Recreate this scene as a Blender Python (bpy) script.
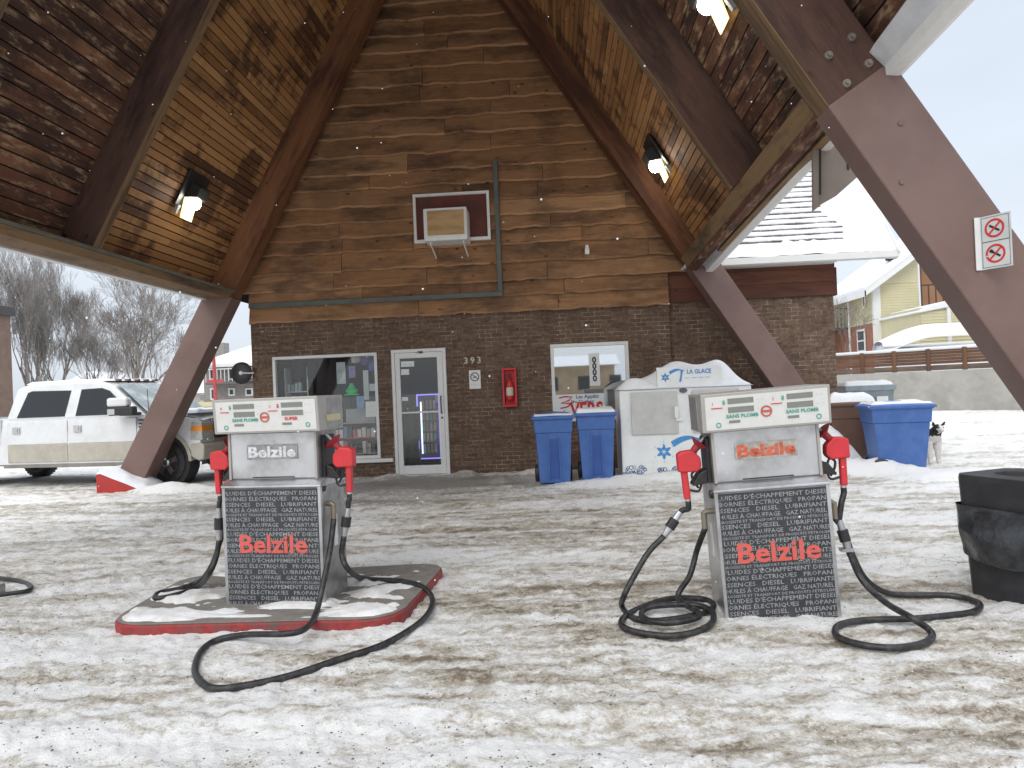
import bpy, bmesh, math, random
import numpy as np
from mathutils import Vector, Matrix, noise as mnoise
random.seed(7); np.random.seed(7)
for o in list(bpy.data.objects): bpy.data.objects.remove(o)
SC = bpy.context.scene; COL = SC.collection
PI = math.pi; R = math.radians

# ------------------------------------------------------------------ camera
HC, F = 1.5, 710.0
YAW, PITCH, ROLL = R(3.2), R(0.45), 0.042
cf = Vector((-math.sin(YAW)*math.cos(PITCH), math.cos(YAW)*math.cos(PITCH), math.sin(PITCH)))
r0 = Vector((math.cos(YAW), math.sin(YAW), 0)); u0 = r0.cross(cf)
cr = r0*math.cos(ROLL) - u0*math.sin(ROLL); cu = u0*math.cos(ROLL) + r0*math.sin(ROLL)
CP = Vector((0, 0, HC))
cam = bpy.data.objects.new('camera', bpy.data.cameras.new('camera')); COL.objects.link(cam)
cam.matrix_world = Matrix(((cr.x, cu.x, -cf.x, 0), (cr.y, cu.y, -cf.y, 0), (cr.z, cu.z, -cf.z, HC), (0, 0, 0, 1)))
cam.data.sensor_width = 36; cam.data.lens = 36*F/1024; cam.data.clip_end = 3000; cam.data.clip_start = 0.05
SC.camera = cam
def ray(x, y): return cf + cr*((x-512)/F) - cu*((y-384)/F)
def at(x, y, Y):
    d = ray(x, y); return CP + d*(Y/d.y)
def gz(x, y, z=0.0):
    d = ray(x, y); return CP + d*((z-HC)/d.z)
def onw(x, y, A, B):
    d = ray(x, y); n = Vector((B[1]-A[1], A[0]-B[0], 0)); t = (Vector((A[0], A[1], 0))-CP).dot(n)/d.dot(n)
    return CP + d*t

# ------------------------------------------------------------------ world, sun, exposure
w = bpy.data.worlds.new('World'); SC.world = w; w.use_nodes = True
nt = w.node_tree; bg = nt.nodes['Background']
sky = nt.nodes.new('ShaderNodeTexSky'); sky.sky_type = 'NISHITA'; sky.sun_disc = False
SUN_EL, SUN_AZ = R(38), R(200)
sky.sun_elevation = SUN_EL; sky.sun_rotation = SUN_AZ; sky.air_density = 1.2; sky.dust_density = 4
mx = nt.nodes.new('ShaderNodeMixRGB'); mx.inputs[0].default_value = 0.86

tcw = nt.nodes.new('ShaderNodeTexCoord'); spw = nt.nodes.new('ShaderNodeSeparateXYZ'); nt.links.new(tcw.outputs['Generated'], spw.inputs[0])
rw = nt.nodes.new('ShaderNodeValToRGB'); ew = rw.color_ramp.elements; ew[0].position = 0; ew[0].color = (.60, .65, .72, 1); ew[1].position = .85; ew[1].color = (1.45, 1.47, 1.51, 1); qw = ew.new(.47); qw.color = (.59, .645, .725, 1)
nt.links.new(spw.outputs[2], rw.inputs[0]); vm = nt.nodes.new('ShaderNodeVectorMath'); vm.operation = 'SCALE'
nw = nt.nodes.new('ShaderNodeTexNoise'); nw.inputs['Scale'].default_value = 1.8; nw.inputs['Detail'].default_value = 4; mw = nt.nodes.new('ShaderNodeMapping'); mw.inputs['Scale'].default_value = (1, 1, 3.5); nt.links.new(tcw.outputs['Generated'], mw.inputs[0]); nt.links.new(mw.outputs[0], nw.inputs['Vector'])
mrw = nt.nodes.new('ShaderNodeMapRange'); mrw.inputs[1].default_value = .3; mrw.inputs[2].default_value = .7; mrw.inputs[3].default_value = 9.3; mrw.inputs[4].default_value = 10.7; nt.links.new(nw.outputs[0], mrw.inputs[0]); nt.links.new(mrw.outputs[0], vm.inputs['Scale'])
nt.links.new(rw.outputs[0], vm.inputs[0]); nt.links.new(vm.outputs[0], mx.inputs[2])
nt.links.new(sky.outputs[0], mx.inputs[1]); nt.links.new(mx.outputs[0], bg.inputs[0]); bg.inputs[1].default_value = 0.1
sl = bpy.data.lights.new('sun', 'SUN'); sl.energy = 0.75; sl.angle = R(30); sl.color = (1, .97, .92)
so = bpy.data.objects.new('sun', sl); COL.objects.link(so)
sd = Vector((math.sin(SUN_AZ)*math.cos(SUN_EL), math.cos(SUN_AZ)*math.cos(SUN_EL), math.sin(SUN_EL)))
so.rotation_euler = sd.to_track_quat('Z', 'Y').to_euler()
SC.view_settings.view_transform = 'Standard'; SC.view_settings.look = 'None'
SC.view_settings.exposure = 0.0; SC.view_settings.gamma = 1.0; SC.view_settings.use_curve_mapping = False
EXPOSURE = 0.5
SC.view_settings.exposure = EXPOSURE

# ------------------------------------------------------------------ materials
MATS = {}
def nodes(name):
    m = bpy.data.materials.new(name); m.use_nodes = True; n = m.node_tree
    return m, n, n.nodes['Principled BSDF'], n.nodes.new, n.links.new
def mat(name, col, rough=.6, metal=0, var=.12, vs=6, bump=0, bs=40, dirt=None, dscale=3, damt=.5, coat=0, spec=.5):
    if name in MATS: return MATS[name]
    m, n, p, N, L = nodes(name)
    tc = N('ShaderNodeTexCoord'); nz = N('ShaderNodeTexNoise'); nz.inputs['Scale'].default_value = vs; nz.inputs['Detail'].default_value = 6
    L(tc.outputs['Object'], nz.inputs['Vector'])
    mr = N('ShaderNodeMapRange'); mr.inputs[1].default_value = .3; mr.inputs[2].default_value = .7
    mr.inputs[3].default_value = 1-var; mr.inputs[4].default_value = 1+var; L(nz.outputs[0], mr.inputs[0])
    mul = N('ShaderNodeVectorMath'); mul.operation = 'SCALE'; mul.inputs[0].default_value = col[:3]; L(mr.outputs[0], mul.inputs['Scale'])
    out = mul.outputs[0]
    if dirt:
        n2 = N('ShaderNodeTexNoise'); n2.inputs['Scale'].default_value = dscale; n2.inputs['Detail'].default_value = 9; n2.inputs['Roughness'].default_value = .65
        L(tc.outputs['Object'], n2.inputs['Vector'])
        r = N('ShaderNodeMapRange'); r.inputs[1].default_value = .45; r.inputs[2].default_value = .68; r.inputs[3].default_value = 0; r.inputs[4].default_value = damt
        L(n2.outputs[0], r.inputs[0]); x = N('ShaderNodeMixRGB'); L(r.outputs[0], x.inputs[0]); L(out, x.inputs[1]); x.inputs[2].default_value = (*dirt, 1); out = x.outputs[0]
    L(out, p.inputs['Base Color']); p.inputs['Metallic'].default_value = metal
    rr = N('ShaderNodeMapRange'); rr.inputs[3].default_value = max(0, rough-.08); rr.inputs[4].default_value = min(1, rough+.1); L(nz.outputs[0], rr.inputs[0]); L(rr.outputs[0], p.inputs['Roughness'])
    p.inputs['Coat Weight'].default_value = coat; p.inputs['Specular IOR Level'].default_value = spec
    if bump:
        n3 = N('ShaderNodeTexNoise'); n3.inputs['Scale'].default_value = bs; n3.inputs['Detail'].default_value = 5; L(tc.outputs['Object'], n3.inputs['Vector'])
        b = N('ShaderNodeBump'); b.inputs['Strength'].default_value = bump; b.inputs['Distance'].default_value = .01; L(n3.outputs[0], b.inputs['Height']); L(b.outputs[0], p.inputs['Normal'])
    MATS[name] = m; return m
def emis(name, col, s):
    m, n, p, N, L = nodes(name); p.inputs['Base Color'].default_value = (*col, 1); p.inputs['Emission Color'].default_value = (*col, 1); p.inputs['Emission Strength'].default_value = s
    return m
def wood(name, cols, stain, samt=.5, sscale=.7, pale=None, pamt=0, bump=.5, rough=.75, slo=.46, shi=.6, reg=0, rlo=.5, rhi=.58, rsc=.8):
    """cols: three colours picked by per-board tone; stain: dark blotches; pale: bare scuffed patches"""
    m, n, p, N, L = nodes(name)
    t = N('ShaderNodeAttribute'); t.attribute_name = 'tone'; u = N('ShaderNodeAttribute'); u.attribute_name = 'buv'
    cr_ = N('ShaderNodeValToRGB'); e = cr_.color_ramp.elements; e[0].color = (*cols[0], 1); e[1].color = (*cols[2], 1); q = e.new(.5); q.color = (*cols[1], 1)
    mp = N('ShaderNodeMapping'); mp.inputs['Scale'].default_value = (1.6, 38, 1); L(u.outputs['Vector'], mp.inputs['Vector'])
    g = N('ShaderNodeTexNoise'); g.inputs['Scale'].default_value = 1; g.inputs['Detail'].default_value = 8; g.inputs['Roughness'].default_value = .62; L(mp.outputs[0], g.inputs['Vector'])
    ad = N('ShaderNodeMath'); ad.operation = 'MULTIPLY_ADD'; L(g.outputs[0], ad.inputs[0]); ad.inputs[1].default_value = .7; 
    ts = N('ShaderNodeMath'); ts.operation = 'SUBTRACT'; L(t.outputs['Fac'], ts.inputs[0]); ts.inputs[1].default_value = .35; L(ts.outputs[0], ad.inputs[2]); L(ad.outputs[0], cr_.inputs[0])
    # weather stain, large scale, stretched along boards
    mp2 = N('ShaderNodeMapping'); mp2.inputs['Scale'].default_value = (sscale, sscale*4.5, .23); L(u.outputs['Vector'], mp2.inputs['Vector'])
    s = N('ShaderNodeTexNoise'); s.inputs['Scale'].default_value = 1; s.inputs['Detail'].default_value = 10; s.inputs['Roughness'].default_value = .68; L(mp2.outputs[0], s.inputs['Vector'])
    r = N('ShaderNodeMapRange'); r.inputs[1].default_value = slo; r.inputs[2].default_value = shi; r.inputs[3].default_value = 0; r.inputs[4].default_value = samt; L(s.outputs[0], r.inputs[0])
    x = N('ShaderNodeMixRGB'); L(r.outputs[0], x.inputs[0]); L(cr_.outputs[0], x.inputs[1]); x.inputs[2].default_value = (*stain, 1); out = x.outputs[0]
    if reg:
        tc = N('ShaderNodeTexCoord'); s5 = N('ShaderNodeTexNoise'); s5.inputs['Scale'].default_value = rsc; s5.inputs['Detail'].default_value = 10; s5.inputs['Roughness'].default_value = .62; L(tc.outputs['Object'], s5.inputs['Vector'])
        s6 = N('ShaderNodeMath'); s6.operation = 'MULTIPLY_ADD'; L(s.outputs[0], s6.inputs[0]); s6.inputs[1].default_value = .35; L(s5.outputs[0], s6.inputs[2])
        r5 = N('ShaderNodeMapRange'); r5.inputs[1].default_value = rlo+.17; r5.inputs[2].default_value = rhi+.17; r5.inputs[3].default_value = 0; r5.inputs[4].default_value = reg; L(s6.outputs[0], r5.inputs[0])
        y5 = N('ShaderNodeMixRGB'); L(r5.outputs[0], y5.inputs[0]); L(out, y5.inputs[1]); y5.inputs[2].default_value = (*stain, 1); out = y5.outputs[0]
    if pale:
        mp3 = N('ShaderNodeMapping'); mp3.inputs['Scale'].default_value = (3.2, 11, .7); mp3.inputs['Location'].default_value = (7, 3, 1); L(u.outputs['Vector'], mp3.inputs['Vector'])
        s2 = N('ShaderNodeTexNoise'); s2.inputs['Scale'].default_value = 1; s2.inputs['Detail'].default_value = 7; s2.inputs['Roughness'].default_value = .7; L(mp3.outputs[0], s2.inputs['Vector'])
        r2 = N('ShaderNodeMapRange'); r2.inputs[1].default_value = .52; r2.inputs[2].default_value = .72; r2.inputs[3].default_value = 0; r2.inputs[4].default_value = pamt; L(s2.outputs[0], r2.inputs[0])
        y = N('ShaderNodeMixRGB'); L(r2.outputs[0], y.inputs[0]); L(out, y.inputs[1]); y.inputs[2].default_value = (*pale, 1); out = y.outputs[0]
    # knots
    mp4 = N('ShaderNodeMapping'); mp4.inputs['Scale'].default_value = (2.6, 5.5, 1.9); L(u.outputs['Vector'], mp4.inputs['Vector'])
    v = N('ShaderNodeTexVoronoi'); v.inputs['Scale'].default_value = 1; L(mp4.outputs[0], v.inputs['Vector'])
    k = N('ShaderNodeMapRange'); k.inputs[1].default_value = .05; k.inputs[2].default_value = .13; k.inputs[3].default_value = .75; k.inputs[4].default_value = 0; L(v.outputs['Distance'], k.inputs[0])
    z = N('ShaderNodeMixRGB'); L(k.outputs[0], z.inputs[0]); L(out, z.inputs[1]); z.inputs[2].default_value = (.025, .013, .008, 1)
    L(z.outputs[0], p.inputs['Base Color']); p.inputs['Roughness'].default_value = rough; p.inputs['Specular IOR Level'].default_value = .3
    b = N('ShaderNodeBump'); b.inputs['Strength'].default_value = bump; b.inputs['Distance'].default_value = .012; L(g.outputs[0], b.inputs['Height']); L(b.outputs[0], p.inputs['Normal'])
    MATS[name] = m; return m
def brick(name, c1, c2, mort, bw=.21, rh=.075, axis='x', contrast=1):
    m, n, p, N, L = nodes(name)
    tc = N('ShaderNodeTexCoord'); sp = N('ShaderNodeSeparateXYZ'); cb = N('ShaderNodeCombineXYZ'); L(tc.outputs['Object'], sp.inputs[0])
    ad = N('ShaderNodeMath'); ad.operation = 'ADD'; L(sp.outputs[0], ad.inputs[0]); L(sp.outputs[1], ad.inputs[1])
    # slight wobble of the courses
    wn = N('ShaderNodeTexNoise'); wn.inputs['Scale'].default_value = 3; L(tc.outputs['Object'], wn.inputs['Vector'])
    wz = N('ShaderNodeMath'); wz.operation = 'MULTIPLY_ADD'; L(wn.outputs[0], wz.inputs[0]); wz.inputs[1].default_value = .012; L(sp.outputs[2], wz.inputs[2])
    L(ad.outputs[0], cb.inputs[0]); L(wz.outputs[0], cb.inputs[1])
    bt = N('ShaderNodeTexBrick'); bt.inputs['Scale'].default_value = 1; bt.inputs['Brick Width'].default_value = bw; bt.inputs['Row Height'].default_value = rh
    bt.inputs['Mortar Size'].default_value = .006; bt.inputs['Mortar Smooth'].default_value = .3; bt.inputs['Bias'].default_value = -.1
    bt.inputs['Color1'].default_value = (*c1, 1); bt.inputs['Color2'].default_value = (*c2, 1); L(cb.outputs[0], bt.inputs['Vector'])
    # mortar: pale only where fresh / snow dusted
    n2 = N('ShaderNodeTexNoise'); n2.inputs['Scale'].default_value = 2.2; n2.inputs['Detail'].default_value = 8; n2.inputs['Roughness'].default_value = .8; L(tc.outputs['Object'], n2.inputs['Vector'])
    r = N('ShaderNodeMapRange'); r.inputs[1].default_value = .42; r.inputs[2].default_value = .62; L(n2.outputs[0], r.inputs[0])
    mm = N('ShaderNodeMixRGB'); L(r.outputs[0], mm.inputs[0]); mm.inputs[1].default_value = (c1[0]*.55, c1[1]*.55, c1[2]*.55, 1); mm.inputs[2].default_value = (*mort, 1); L(mm.outputs[0], bt.inputs['Mortar'])
    n3 = N('ShaderNodeTexNoise'); n3.inputs['Scale'].default_value = 14; n3.inputs['Detail'].default_value = 8; L(tc.outputs['Object'], n3.inputs['Vector'])
    r3 = N('ShaderNodeMapRange'); r3.inputs[1].default_value = .3; r3.inputs[2].default_value = .7; r3.inputs[3].default_value = .7; r3.inputs[4].default_value = 1.3; L(n3.outputs[0], r3.inputs[0])
    sc = N('ShaderNodeVectorMath'); sc.operation = 'SCALE'; L(bt.outputs['Color'], sc.inputs[0]); L(r3.outputs[0], sc.inputs['Scale'])
    L(sc.outputs[0], p.inputs['Base Color']); p.inputs['Roughness'].default_value = .85
    b = N('ShaderNodeBump'); b.inputs['Strength'].default_value = .8; b.inputs['Distance'].default_value = .008; b.invert = True; L(bt.outputs['Fac'], b.inputs['Height'])
    b2 = N('ShaderNodeBump'); b2.inputs['Strength'].default_value = .3; b2.inputs['Distance'].default_value = .006; L(n3.outputs[0], b2.inputs['Height']); L(b.outputs[0], b2.inputs['Normal']); L(b2.outputs[0], p.inputs['Normal'])
    MATS[name] = m; return m
def glass(name, refl=.3, tint=(.8, .85, .85)):
    m, n, p, N, L = nodes(name); n.nodes.remove(p)
    o = n.nodes['Material Output']; g = N('ShaderNodeBsdfGlossy'); g.inputs['Roughness'].default_value = .02; g.inputs['Color'].default_value = (.9, .93, .95, 1)
    t = N('ShaderNodeBsdfTransparent'); t.inputs[0].default_value = (*tint, 1); mx = N('ShaderNodeMixShader'); mx.inputs[0].default_value = refl
    L(t.outputs[0], mx.inputs[1]); L(g.outputs[0], mx.inputs[2]); L(mx.outputs[0], o.inputs[0]); MATS[name] = m; return m

SNOW = mat('snow', (.74, .76, .79), .75, var=.04, vs=9, bump=.5, bs=22)
DSNOW = mat('dirty_snow', (.74, .74, .74), .75, var=.08, vs=9, bump=.6, bs=22, dirt=(.42, .38, .33), dscale=5, damt=.6)
WHITE = mat('white_paint', (.74, .75, .74), .5, var=.05, dirt=(.4, .38, .34), dscale=6, damt=.25)
WMETAL = mat('white_metal', (.72, .73, .72), .4, var=.04, dirt=(.45, .43, .4), dscale=8, damt=.25)
STEEL = mat('brushed_steel', (.55, .56, .58), .33, metal=.85, var=.16, vs=3, dirt=(.26, .245, .23), dscale=4.5, damt=.6, bump=.1, bs=14)
DSTEEL = mat('dull_steel', (.4, .4, .4), .45, metal=.8, var=.15, vs=5, dirt=(.2, .17, .14), dscale=9, damt=.6)
BLACKP = mat('black_plastic', (.018, .018, .02), .45, var=.15, dirt=(.07, .065, .06), dscale=12, damt=.35)
RUBBER = mat('black_rubber', (.013, .013, .014), .45, var=.2, vs=30, dirt=(.2, .195, .19), dscale=24, damt=.22)
RED = mat('red_plastic', (.6, .03, .04), .5, var=.08, vs=14, dirt=(.35, .04, .04), dscale=10, damt=.5)
BROWNST = mat('brown_steel', (.18, .112, .098), .5, var=.08, vs=2, dirt=(.115, .07, .058), dscale=1.6, damt=.55, bump=.05, bs=30)
DARK = mat('dark_interior', (.03, .03, .032), .8)
GRAPH = mat('charcoal_vinyl', (.032, .034, .038), .42, var=.15, vs=5, dirt=(.12, .12, .12), dscale=14, damt=.25)
LGREY = mat('light_grey_ink', (.3, .31, .33), .5)
LOGOR = mat('salmon_red_ink', (.62, .11, .09), .5, var=.1, vs=25)
BLUE = mat('blue_plastic', (.045, .125, .37), .45, var=.06, dirt=(.12, .18, .36), dscale=6, damt=.35, bump=.05, bs=60)
GLASSW = glass('shop_glass', .3); GLASSD = glass('door_glass', .05, (.95, .96, .96)); GLASST = glass('tinted_glass', .22, (.12, .13, .14)); GLASSS = glass('windshield_glass', .3, (.55, .6, .6))

# ------------------------------------------------------------------ mesh builder
class MB:
    def __init__(s): s.v = []; s.f = []; s.m = []; s.t = []; s.u = []; s.cm = 0; s.ct = .5
    def vs(s, pts, uv=None):
        b = len(s.v); s.v += [tuple(p) for p in pts]; s.t += [s.ct]*len(pts)
        s.u += [tuple(q) for q in uv] if uv else [tuple(p) for p in pts]; return b
    def face(s, idx): s.f.append(tuple(idx)); s.m.append(s.cm)
    def quad(s, *p): b = s.vs(p); s.face(range(b, b+len(p)))
    def hexa(s, p, uv=None):   # 8 pts: bottom 4, top 4
        b = s.vs(p, uv)
        for q in ((0, 3, 2, 1), (4, 5, 6, 7), (0, 1, 5, 4), (1, 2, 6, 5), (2, 3, 7, 6), (3, 0, 4, 7)): s.face([b+i for i in q])
    def box(s, x0, x1, y0, y1, z0, z1):
        s.hexa([(x0, y0, z0), (x1, y0, z0), (x1, y1, z0), (x0, y1, z0), (x0, y0, z1), (x1, y0, z1), (x1, y1, z1), (x0, y1, z1)]); return s
    def frustum(s, c, z0, w0, d0, z1, w1, d1, dy=0):
        x, y = c; s.hexa([(x-w0/2, y-d0/2, z0), (x+w0/2, y-d0/2, z0), (x+w0/2, y+d0/2, z0), (x-w0/2, y+d0/2, z0),
                          (x-w1/2, y-d1/2+dy, z1), (x+w1/2, y-d1/2+dy, z1), (x+w1/2, y+d1/2+dy, z1), (x-w1/2, y+d1/2+dy, z1)]); return s
    def beam(s, a, b, n, wid, th, tone=None):
        """board from a to b; n = normal (thickness), uv along"""
        if tone is not None: s.ct = tone
        a = Vector(a); b = Vector(b); n = Vector(n).normalized(); d = (b-a).normalized(); c = d.cross(n).normalized(); L = (b-a).length
        o = random.uniform(0, 50); P = []; U = []
        for (q, l) in ((a, 0), (b, L)):
            for (i, j) in ((-.5, 0), (.5, 0), (.5, 1), (-.5, 1)): P.append(q+c*wid*i+n*th*j); U.append((l+o, (i+.5)*wid+j*th+o, o*3))
        P = [P[0], P[1], P[2], P[3], P[4], P[5], P[6], P[7]]
        s.hexa(P, U); return s
    def prism(s, poly, axis, a, b):
        """poly of 2D points extruded along axis from a to b. axis 'y': pts are (x,z); 'x': (y,z); 'z': (x,y)"""
        def P(p, t): return (p[0], t, p[1]) if axis == 'y' else ((t, p[0], p[1]) if axis == 'x' else (p[0], p[1], t))
        n = len(poly); A = s.vs([P(p, a) for p in poly]); B = s.vs([P(p, b) for p in poly])
        s.face([A+i for i in range(n)]); s.face([B+i for i in reversed(range(n))])
        for i in range(n): j = (i+1) % n; s.face([A+i, B+i, B+j, A+j])
        return s
    def cyl(s, a, b, r0, r1=None, n=16, caps=True):
        r1 = r0 if r1 is None else r1; a = Vector(a); b = Vector(b); d = (b-a).normalized()
        p = d.orthogonal().normalized(); q = d.cross(p)
        A = s.vs([a+(p*math.cos(2*PI*i/n)+q*math.sin(2*PI*i/n))*r0 for i in range(n)])
        B = s.vs([b+(p*math.cos(2*PI*i/n)+q*math.sin(2*PI*i/n))*r1 for i in range(n)])
        for i in range(n): j = (i+1) % n; s.face([A+i, A+j, B+j, B+i])
        if caps: s.face([A+i for i in reversed(range(n))]); s.face([B+i for i in range(n)])
        return s
    def tube(s, pts, r, n=10, closed=False):
        pts = [Vector(p) for p in pts]; rs = r if isinstance(r, (list, tuple)) else [r]*len(pts); prev = None; rings = []
        for i, p in enumerate(pts):
            d = (pts[min(i+1, len(pts)-1)]-pts[max(i-1, 0)]).normalized()
            if prev is None: q = d.orthogonal().normalized()
            else: q = (prev-d*prev.dot(d)).normalized()
            prev = q; e = d.cross(q)
            rings.append(s.vs([p+(q*math.cos(2*PI*k/n)+e*math.sin(2*PI*k/n))*rs[i] for k in range(n)]))
        for A, B in zip(rings, rings[1:]):
            for k in range(n): j = (k+1) % n; s.face([A+k, A+j, B+j, B+k])
        s.face([rings[0]+k for k in reversed(range(n))]); s.face([rings[-1]+k for k in range(n)]); return s
    def lathe(s, prof, c, axis='z', n=20, caps=True):
        rings = []
        for (r, h) in prof:
            P = []
            for k in range(n):
                a = 2*PI*k/n; x, y = r*math.cos(a), r*math.sin(a)
                P.append((c[0]+x, c[1]+y, c[2]+h) if axis == 'z' else ((c[0]+x, c[1]+h, c[2]+y) if axis == 'y' else (c[0]+h, c[1]+x, c[2]+y)))
            rings.append(s.vs(P))
        for A, B in zip(rings, rings[1:]):
            for k in range(n): j = (k+1) % n; s.face([A+k, A+j, B+j, B+k])
        if caps: s.face([rings[0]+k for k in reversed(range(n))]); s.face([rings[-1]+k for k in range(n)])
        return s
    def grid(s, fn, nu, nv):
        b = s.vs([fn(i/nu, j/nv) for j in range(nv+1) for i in range(nu+1)])
        for j in range(nv):
            for i in range(nu): k = b+j*(nu+1)+i; s.face([k, k+1, k+nu+2, k+nu+1])
        return s
    def cap(s, x0, x1, y0, y1, z, h, seed=0, nx=24, ny=14, bot=-.004, wob=.3, over=0.0):
        """a lump of settled snow over a rectangle"""
        def fn(u, v):
            x = x0+(x1-x0)*u; y = y0+(y1-y0)*v; e = min(u, 1-u)*(x1-x0); g = min(v, 1-v)*(y1-y0); d = min(e, g)
            k = min(1, d/(h*1.1)); prof = math.sqrt(max(0, 1-(1-k)**2))
            nz = mnoise.noise(Vector((x*2.3+seed, y*2.3, seed*1.7)))+.5*mnoise.noise(Vector((x*7+seed, y*7, seed)))
            ox = over*(nz)*(1 if d < 1e-6 else 0)
            return (x+ox*(1 if u > .5 else -1), y, z+bot+h*prof*(1+wob*nz))
        s.grid(fn, nx, ny); return s
    def mesh(s, M, inv=None):
        me = bpy.data.meshes.new('m'); V = [inv @ Vector(p) for p in s.v] if inv else s.v
        me.from_pydata(V, [], s.f); 
        for m in (M if isinstance(M, (list, tuple)) else [M]): me.materials.append(m)
        me.polygons.foreach_set('material_index', s.m)
        a = me.attributes.new('tone', 'FLOAT', 'POINT'); a.data.foreach_set('value', s.t)
        a = me.attributes.new('buv', 'FLOAT_VECTOR', 'POINT'); a.data.foreach_set('vector', np.array(s.u, dtype=np.float32).ravel())
        return me
    def build(s, name, M, parent=None, world=False, smooth=False, bevel=0, sub=0, recalc=True, auto=None):
        inv = None
        if world and parent is not None: inv = WM[parent.name].inverted()
        me = s.mesh(M, inv); me.name = name
        if recalc:
            bm = bmesh.new(); bm.from_mesh(me); bmesh.ops.recalc_face_normals(bm, faces=bm.faces); bm.to_mesh(me); bm.free()
        o = bpy.data.objects.new(name, me); COL.objects.link(o)
        if parent is not None: o.parent = parent; WM[o.name] = WM[parent.name]
        else: WM[o.name] = Matrix.Identity(4)
        if smooth: me.polygons.foreach_set('use_smooth', [True]*len(me.polygons))
        if bevel:
            b = o.modifiers.new('b', 'BEVEL'); b.width = bevel; b.segments = 2; b.limit_method = 'ANGLE'; b.angle_limit = R(40)
        if sub:
            b = o.modifiers.new('s', 'SUBSURF'); b.levels = sub; b.render_levels = sub
        return o
WM = {}
def tag(o, label=None, cat=None, group=None, kind=None):
    if label: o['label'] = label
    if cat: o['category'] = cat
    if group: o['group'] = group
    if kind: o['kind'] = kind
    return o
def thing(name, label, cat, loc=(0, 0, 0), rz=0, ry=0, rx=0, group=None):
    o = bpy.data.objects.new(name, None); COL.objects.link(o); o.empty_display_size = .1
    o.location = loc; o.rotation_euler = (rx, ry, rz); WM[o.name] = Matrix.Translation(loc) @ o.rotation_euler.to_matrix().to_4x4()
    return tag(o, label, cat, group)
def recenter(o):
    """put a one-mesh thing's origin at its base"""
    me = o.data; co = np.array([v.co[:] for v in me.vertices]); c = Vector((co[:, 0].mean(), co[:, 1].mean(), co[:, 2].min()))
    me.transform(Matrix.Translation(-c)); o.location = c; return o
def copy_tree(o, parent=None):
    c = o.copy(); COL.objects.link(c); c.parent = parent; WM[c.name] = WM[o.name] if parent is None else WM[parent.name]
    for ch in list(o.children): copy_tree(ch, c)
    return c
def smoothp(pts, n=6):
    """Catmull-Rom through points"""
    P = [Vector(p) for p in pts]; P = [P[0]*2-P[1]]+P+[P[-1]*2-P[-2]]; out = []
    for i in range(1, len(P)-2):
        for k in range(n):
            t = k/n; a, b, c, d = P[i-1:i+3]
            out.append(.5*((2*b)+(c-a)*t+(2*a-5*b+4*c-d)*t*t+(3*b-a-3*c+d)*t**3))
    out.append(P[-2]); return out
def text(mb, s, x, z, size, y, bold=0.0, width=None, align='C', clip=None, sx=1, shear=0, res=2, plane=None):
    """lettering in the local XZ plane facing -Y, depth position y"""
    cu_ = bpy.data.curves.new('t', 'FONT'); cu_.body = s; cu_.size = size; cu_.offset = bold; cu_.resolution_u = res; cu_.shear = shear
    o = bpy.data.objects.new('t', cu_); me = bpy.data.meshes.new_from_object(o)
    bm = bmesh.new(); bm.from_mesh(me)
    if bm.verts:
        xs = [v.co.x for v in bm.verts]; x0, x1 = min(xs), max(xs); k = (width/(x1-x0)) if width else sx
        off = {'C': -(x0+x1)/2, 'L': -x0, 'R': -x1}[align]
        for v in bm.verts: v.co.x = (v.co.x+off)*k+x
        if clip:
            for sx_, lim in ((-1, clip[0]), (1, clip[1])):
                bmesh.ops.bisect_plane(bm, geom=bm.verts[:]+bm.edges[:]+bm.faces[:], plane_co=(lim, 0, 0), plane_no=(sx_, 0, 0), clear_outer=True)
        bm.verts.index_update(); bm.verts.ensure_lookup_table()
        P = [(v.co.x, y, v.co.y+z) for v in bm.verts]
        if plane: P = [plane(p) for p in P]
        b = mb.vs(P)
        for f in bm.faces: mb.face([b+v.index for v in f.verts])
    bm.free(); bpy.data.meshes.remove(me); bpy.data.objects.remove(o); bpy.data.curves.remove(cu_)
def disc(mb, x, z, r, y, n=20, r2=None, plane=None):
    P = [(x+r*math.cos(2*PI*i/n), y, z+r*math.sin(2*PI*i/n)) for i in range(n)]
    if plane: P = [plane(p) for p in P]
    if r2 is None: b = mb.vs(P); mb.face(range(b, b+n))
    else:
        Q = [(x+r2*math.cos(2*PI*i/n), y, z+r2*math.sin(2*PI*i/n)) for i in range(n)]
        if plane: Q = [plane(p) for p in Q]
        b = mb.vs(P); c = mb.vs(Q)
        for i in range(n): j = (i+1) % n; mb.face([b+i, b+j, c+j, c+i])
def rectf(mb, x0, x1, z0, z1, y): mb.quad((x0, y, z0), (x1, y, z0), (x1, y, z1), (x0, y, z1))

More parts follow.
